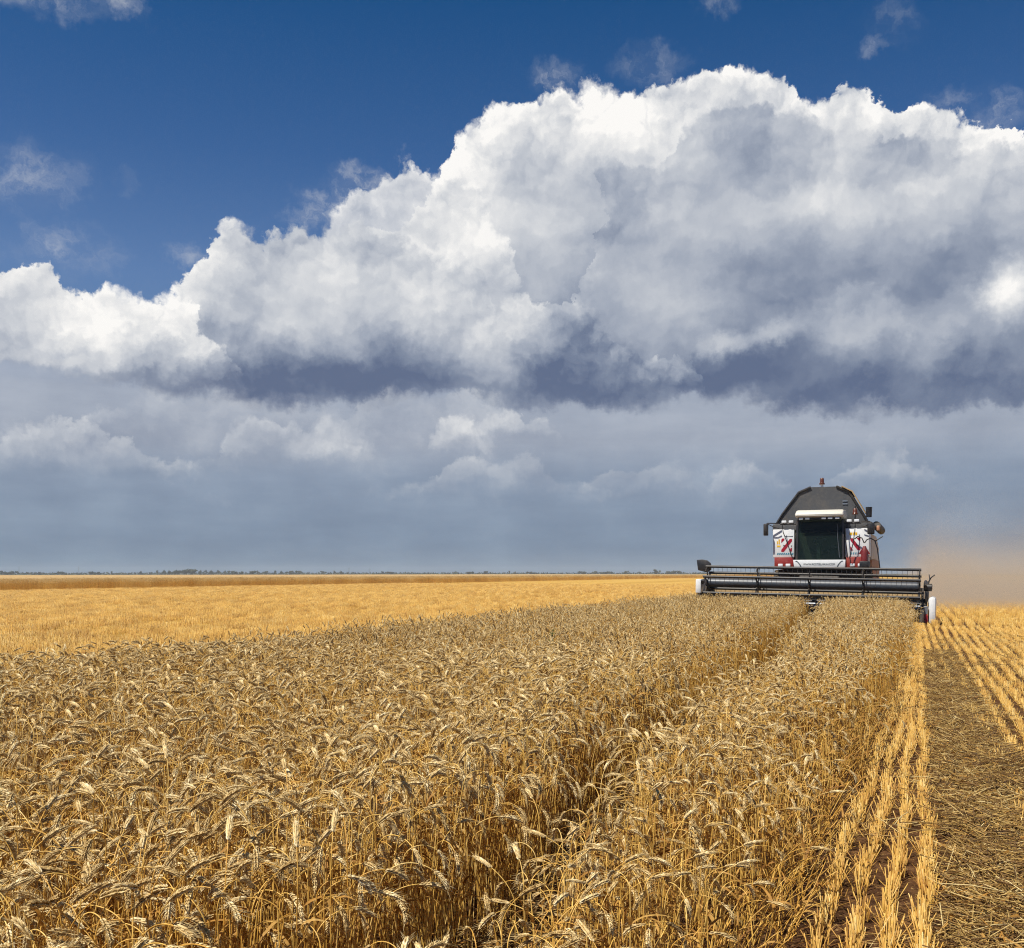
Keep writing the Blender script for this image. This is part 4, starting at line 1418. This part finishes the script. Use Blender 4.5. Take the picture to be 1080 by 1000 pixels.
MB().lathe([(0, 0.10), (0.05, 0.10), (0.06, 0.08), (0.20, 0.07), (0.23, 0.045)], (-0.13, TF + 0.3, 4.56), 'z', 16).build('beacon', K['amber'], bb, True)
MB().lathe([(0, 0.10), (0.34, 0.115)], (1.56, TF - 0.05, 3.38), 'z', 14).build('air_intake', K['black'], tank, True)
MB().tube([(1.58, TF + .2, 3.10), (1.78, TF + .6, 3.12), (1.80, TF + 3.2, 3.05)], 0.15, 12).build('unloading_auger', K['dark'], combine, True)
for z in (3.86, 3.96): MB().box(0.62, 0.80, TF + 0.07 + (z - 2.9) * .06, TF + 0.095 + (z - 2.9) * .06, z - .02, z + .02).build('tank_latch', K['steel'], tank)

# ------------------------------------------------------------------ dust thrown up behind the machine
def dust(name, x0, x1, y0, y1, h, dens, label, seed, hard, side=1.0):
    bm = bmesh.new()
    bmesh.ops.create_cube(bm, size=1.0)
    me = bpy.data.meshes.new(name); bm.to_mesh(me); bm.free()
    o = bpy.data.objects.new(name, me); COL.objects.link(o)
    o.scale = (x1 - x0, y1 - y0, h); o.rotation_euler = (0, 0, YAW)
    c, s = math.cos(YAW), math.sin(YAW)
    mx_, my_ = (x0 + x1) / 2, (y0 + y1) / 2
    o.location = (CX + c * mx_ - s * my_, CY + s * mx_ + c * my_, h / 2 + 0.02)
    m = bpy.data.materials.new(name); m.use_nodes = True
    t = m.node_tree; t.nodes.clear(); g = Graph(t)
    pv = g.n('ShaderNodeVolumePrincipled'); out_ = g.n('ShaderNodeOutputMaterial')
    t.links.new(pv.outputs[0], out_.inputs['Volume'])
    pv.inputs['Color'].default_value = (0.86, 0.75, 0.60, 1)
    pv.inputs['Anisotropy'].default_value = 0.2
    px, py, pz = g.split(Sock(g, g.n('ShaderNodeTexCoord').outputs['Generated']))
    wpos = geo(g, 'Position')
    n1 = g.noise(wpos, 0.24, 5, 0.62)
    fallz = g.m('POWER', 1.0 - pz, hard)
    ex_ = g.step(px, 0.0, 0.08) * (1.0 - g.step(px, 0.75, 1.0)) * g.step(py, 0.0, 0.35) * (1.0 - g.step(py, 0.7, 1.0))
    d = fallz * ex_ * g.step(n1 + fallz * 0.30, 0.32, 0.88) * dens
    g.put(pv, 'Density', d)
    me.materials.append(m)
    tag(o, label, 'dust', kind='stuff')
    return o


dust('dust_cloud', 1.2, 32.0, 4.2, 60.0, 9.5, 0.30, 'brown dust drifting up behind the right end of the header', 3.0, 5.0)

# ================================================================== far trees, masts, weeds
M['tree_leaf'], g_, bs_, o_ = material('tree_foliage')
g_.put(bs_, 'Base Color', g_.ramp(geo(g_, 'Random Per Island') * 0.7 + obj_random(g_) * 0.3, [(0.0, (0.018, 0.030, 0.022)), (0.6, (0.035, 0.055, 0.034)), (1.0, (0.06, 0.085, 0.05))]))
bs_.inputs['Roughness'].default_value = 0.9
M['bark'] = paint('bark', (0.06, 0.05, 0.04), 0.9, 0.1, dust=0.0)
M['mast'] = paint('mast_steel', (0.16, 0.19, 0.22), 0.6, 0.3, dust=0.0)


def tree_proto(seed, w, h, tall):
    r = np.random.default_rng(seed)
    rt = empty('tree')
    tb = Bag()
    tb.add(*sweep([(0, 0, -0.3), (0.05 * w, 0, h * 0.3), (0, 0.04 * w, h * 0.7)], [0.035 * h, 0.026 * h, 0.01 * h], 6), 0)
    for k in range(5):
        a = k * 1.3
        z0 = h * (0.28 + 0.07 * k)
        tb.add(*sweep([(0, 0, z0), (math.cos(a) * w * .18, math.sin(a) * w * .18, z0 + h * .12), (math.cos(a) * w * .34, math.sin(a) * w * .34, z0 + h * .2)], [0.014 * h, 0.009 * h, 0.004 * h], 4), 0)
    tb.obj('trunk', M['bark'], rt)
    cb = Bag()
    lobes = [(r.normal(0, w * .2), r.normal(0, w * .2), h * r.uniform(.35, .85), r.uniform(.16, .30) * w) for k in range(9)]
    for k in range(620):
        lx, ly, lz, lr = lobes[r.integers(0, 9)]
        d = r.normal(size=3); d /= np.linalg.norm(d)
        c = np.array([lx, ly, lz]) + d * lr * r.uniform(.55, 1.1) * np.array([1, 1, tall])
        if c[2] < h * 0.12: continue
        u = r.normal(size=3); u /= np.linalg.norm(u); v = np.cross(u, d); v /= np.linalg.norm(v) + 1e-9
        sz = w * r.uniform(.05, .09)
        cb.add([c - u * sz, c + v * sz * .8, c + u * sz, c - v * sz * .8], [(0, 1, 2, 3)], 0)
    cb.obj('crown', M['tree_leaf'], rt, smooth=False)
    return rt


tp = [tree_proto(1, 9, 9, 0.9), tree_proto(2, 6, 8.5, 1.4), tree_proto(3, 11, 7, 0.7), tree_proto(4, 5, 10, 1.8)]
used_t = set()


def put_tree(kind, px, D, hs, ws, label):
    o = tp[kind] if kind not in used_t else copy_tree(tp[kind])
    used_t.add(kind)
    o.location = ((px - 540) / FPX * D, D, -0.2)
    o.scale = (ws, ws, hs)
    o.rotation_euler = (0, 0, (px * 1.7) % 6.28)
    tag(o, label, 'tree', 'trees along the horizon')


r = np.random.default_rng(8)
# (px, height in photo px above the horizon, kind)
SPOTS = [(197, 6.2, 2), (203, 5.6, 0), (166, 4.6, 3), (173, 4.8, 1), (179, 4.4, 1), (184, 4.0, 0), (211, 4.8, 1), (217, 5.0, 3), (223, 4.6, 1), (230, 4.8, 3), (237, 4.4, 1), (246, 4.0, 2), (255, 3.6, 0),
         (266, 4.0, 2), (272, 4.2, 1), (280, 3.8, 0), (290, 4.4, 3), (297, 3.8, 1), (306, 4.2, 0), (316, 4.0, 2), (341, 3.6, 0), (353, 4.0, 1), (360, 3.8, 1), (404, 3.4, 0), (412, 3.0, 2), (148, 3.6, 1), (118, 3.4, 3),
         (96, 3.2, 2), (103, 3.0, 0), (65, 3.2, 2), (42, 2.8, 0), (12, 3.6, 2), (2, 4.4, 0), (480, 3.4, 1), (495, 3.0, 2), (512, 3.8, 0), (537, 4.0, 3), (543, 3.2, 1), (560, 3.0, 2), (615, 3.4, 2), (628, 3.8, 0), (640, 3.2, 2),
         (660, 4.0, 0), (704, 3.8, 0), (710, 4.2, 2), (718, 3.6, 0)]
LBL = ['round dark tree, pale blue with distance, in the thin row along the horizon', 'slim dark tree, pale blue with distance, in the thin row along the horizon',
       'broad low dark tree, pale blue with distance, in the thin row along the horizon', 'tall narrow dark tree, pale blue with distance, in the thin row along the horizon']
HK = [9, 8.5, 7, 10]
for px, hp, kd in SPOTS:
    D = r.uniform(1150, 1350)
    hm_ = (hp * 0.85 + 1.0) * D / FPX
    sc = hm_ / HK[kd]
    put_tree(kd, px, D, sc, sc * r.uniform(1.0, 1.6), LBL[kd])
put_tree(0, 692, 1180, 6.2 * 1180 / FPX / 9, 0.75, 'largest round tree on the horizon just left of the combine harvester')

# the unbroken low line of scrub and far woods
hb = Bag()
for k in range(5200):
    px = r.uniform(-250, 760)
    D = r.uniform(1250, 1500)
    hh = (1.4 + 1.3 * max(0, mnoise.noise((px * 0.02, 3.0, 0))) + 0.7 * mnoise.noise((px * 0.13, 1.0, 0))) * D / FPX + 0.6
    c = np.array([(px - 540) / FPX * D, D, hh * r.random()])
    u = r.normal(size=3); u /= np.linalg.norm(u); v = np.cross(u, r.normal(size=3)); v /= np.linalg.norm(v)
    sz = r.uniform(.5, 1.2)
    hb.add([c - u * sz * 1.6, c + v * sz, c + u * sz * 1.6, c - v * sz], [(0, 1, 2, 3)], 0)
tag(hb.obj('treeline', M['tree_leaf'], smooth=False), 'thin dark line of scrub and woods on the horizon', 'woods', kind='stuff')

# power masts, thin against the haze
proto_mast = None
for px, hp, lb in [(20, 9, 'faint lattice power mast at the far left of the horizon'), (83, 9, 'faint lattice power mast on the horizon left of the clump of trees'),
                   (368, 8, 'faint lattice power mast, left one of the pair in the middle of the horizon'), (390, 7, 'faint lattice power mast, right one of the pair in the middle of the horizon')]:
    if proto_mast is None:
        rt = empty('power_mast')
        tw = Bag()
        for sx in (-1, 1):
            for sy in (-1, 1): tw.add(*sweep([(sx * .9, sy * .9, -0.2), (sx * .2, sy * .2, 9), (0, 0, 12)], [.07, .06, .05], 4), 0)
        for k in range(8):
            z0, z1 = k * 1.1, (k + 1) * 1.1
            w0, w1 = .9 - .7 * z0 / 9, .9 - .7 * z1 / 9
            tw.add(*sweep([(-w0, -w0, z0), (w1, -w1, z1)], [.035, .035], 3), 0); tw.add(*sweep([(w0, w0, z0), (-w1, w1, z1)], [.035, .035], 3), 0)
        tw.obj('tower', M['mast'], rt)
        ab = Bag()
        for z, w in ((9.2, 2.0), (10.6, 1.4)): ab.add(*sweep([(-w, 0, z), (0, 0, z + .3), (w, 0, z)], [.05, .09, .05], 4), 0)
        ab.obj('cross_arm', M['mast'], rt)
        proto_mast = o = rt
    else: o = copy_tree(proto_mast)
    o.location = ((px - 540) / FPX * 1400, 1400, 0)
    o.scale = (1, 1, hp * 1400 / FPX / 12)
    tag(o, lb, 'power mast', 'power masts on the horizon')

# green weeds standing in the ripe crop
M['weed'] = straw_mat('weed_leaf', [(0.0, (0.09, 0.14, 0.04)), (1.0, (0.20, 0.26, 0.08))], 0.6, 0.2, True, 0.2)


def weed(px, py, top, label, leaf_n):
    Y = (EYE - top) * FPX / (py - 605)
    X = (px - 540) / FPX * Y
    rt = empty('weed', (X, Y, 0))
    b = Bag(); b.add(*sweep([(0, 0, -0.02), (0.01, 0.01, top * .5), (0.0, 0.02, top)], [.006, .005, .002], 5), 0)
    b.obj('stem', M['weed'], rt)
    l = Bag()
    for k in range(leaf_n):
        z = top * r.uniform(.55, 1.0); a = k * 2.4; L = r.uniform(.03, .07)
        d = np.array([math.cos(a), math.sin(a), r.uniform(-.1, .7)]); w = np.array([-math.sin(a), math.cos(a), 0]) * .010
        c = np.array([0, 0, z])
        l.add([c, c + d * L * .5 + w, c + d * L, c + d * L * .5 - w], [(0, 1, 2, 3)], 0)
    l.obj('foliage', M['weed'], rt)
    tag(rt, label, 'weed')


weed(583, 664, 0.84, 'small green weed poking up among ripe ears in the middle of the field', 26)
weed(643, 699, 0.82, 'dull green weed in the wheat nearer the wheel track', 18)

# ------------------------------------------------------------------ thin summer haze over the plain
hz_b = MB().box(-1400, 1400, -60, 2600, -1.0, 16.0).build('haze', K['black'], None)
hm_ = bpy.data.materials.new('haze'); hm_.use_nodes = True
hm_.node_tree.nodes.clear()
hv = hm_.node_tree.nodes.new('ShaderNodeVolumePrincipled'); ho = hm_.node_tree.nodes.new('ShaderNodeOutputMaterial')
hv.inputs['Color'].default_value = (0.80, 0.88, 0.97, 1)
hv.inputs['Density'].default_value = 0.00019
hm_.node_tree.links.new(hv.outputs[0], ho.inputs['Volume'])
hz_b.data.materials.clear(); hz_b.data.materials.append(hm_)
tag(hz_b, 'thin bluish haze lying over the far end of the plain', 'haze', kind='stuff')
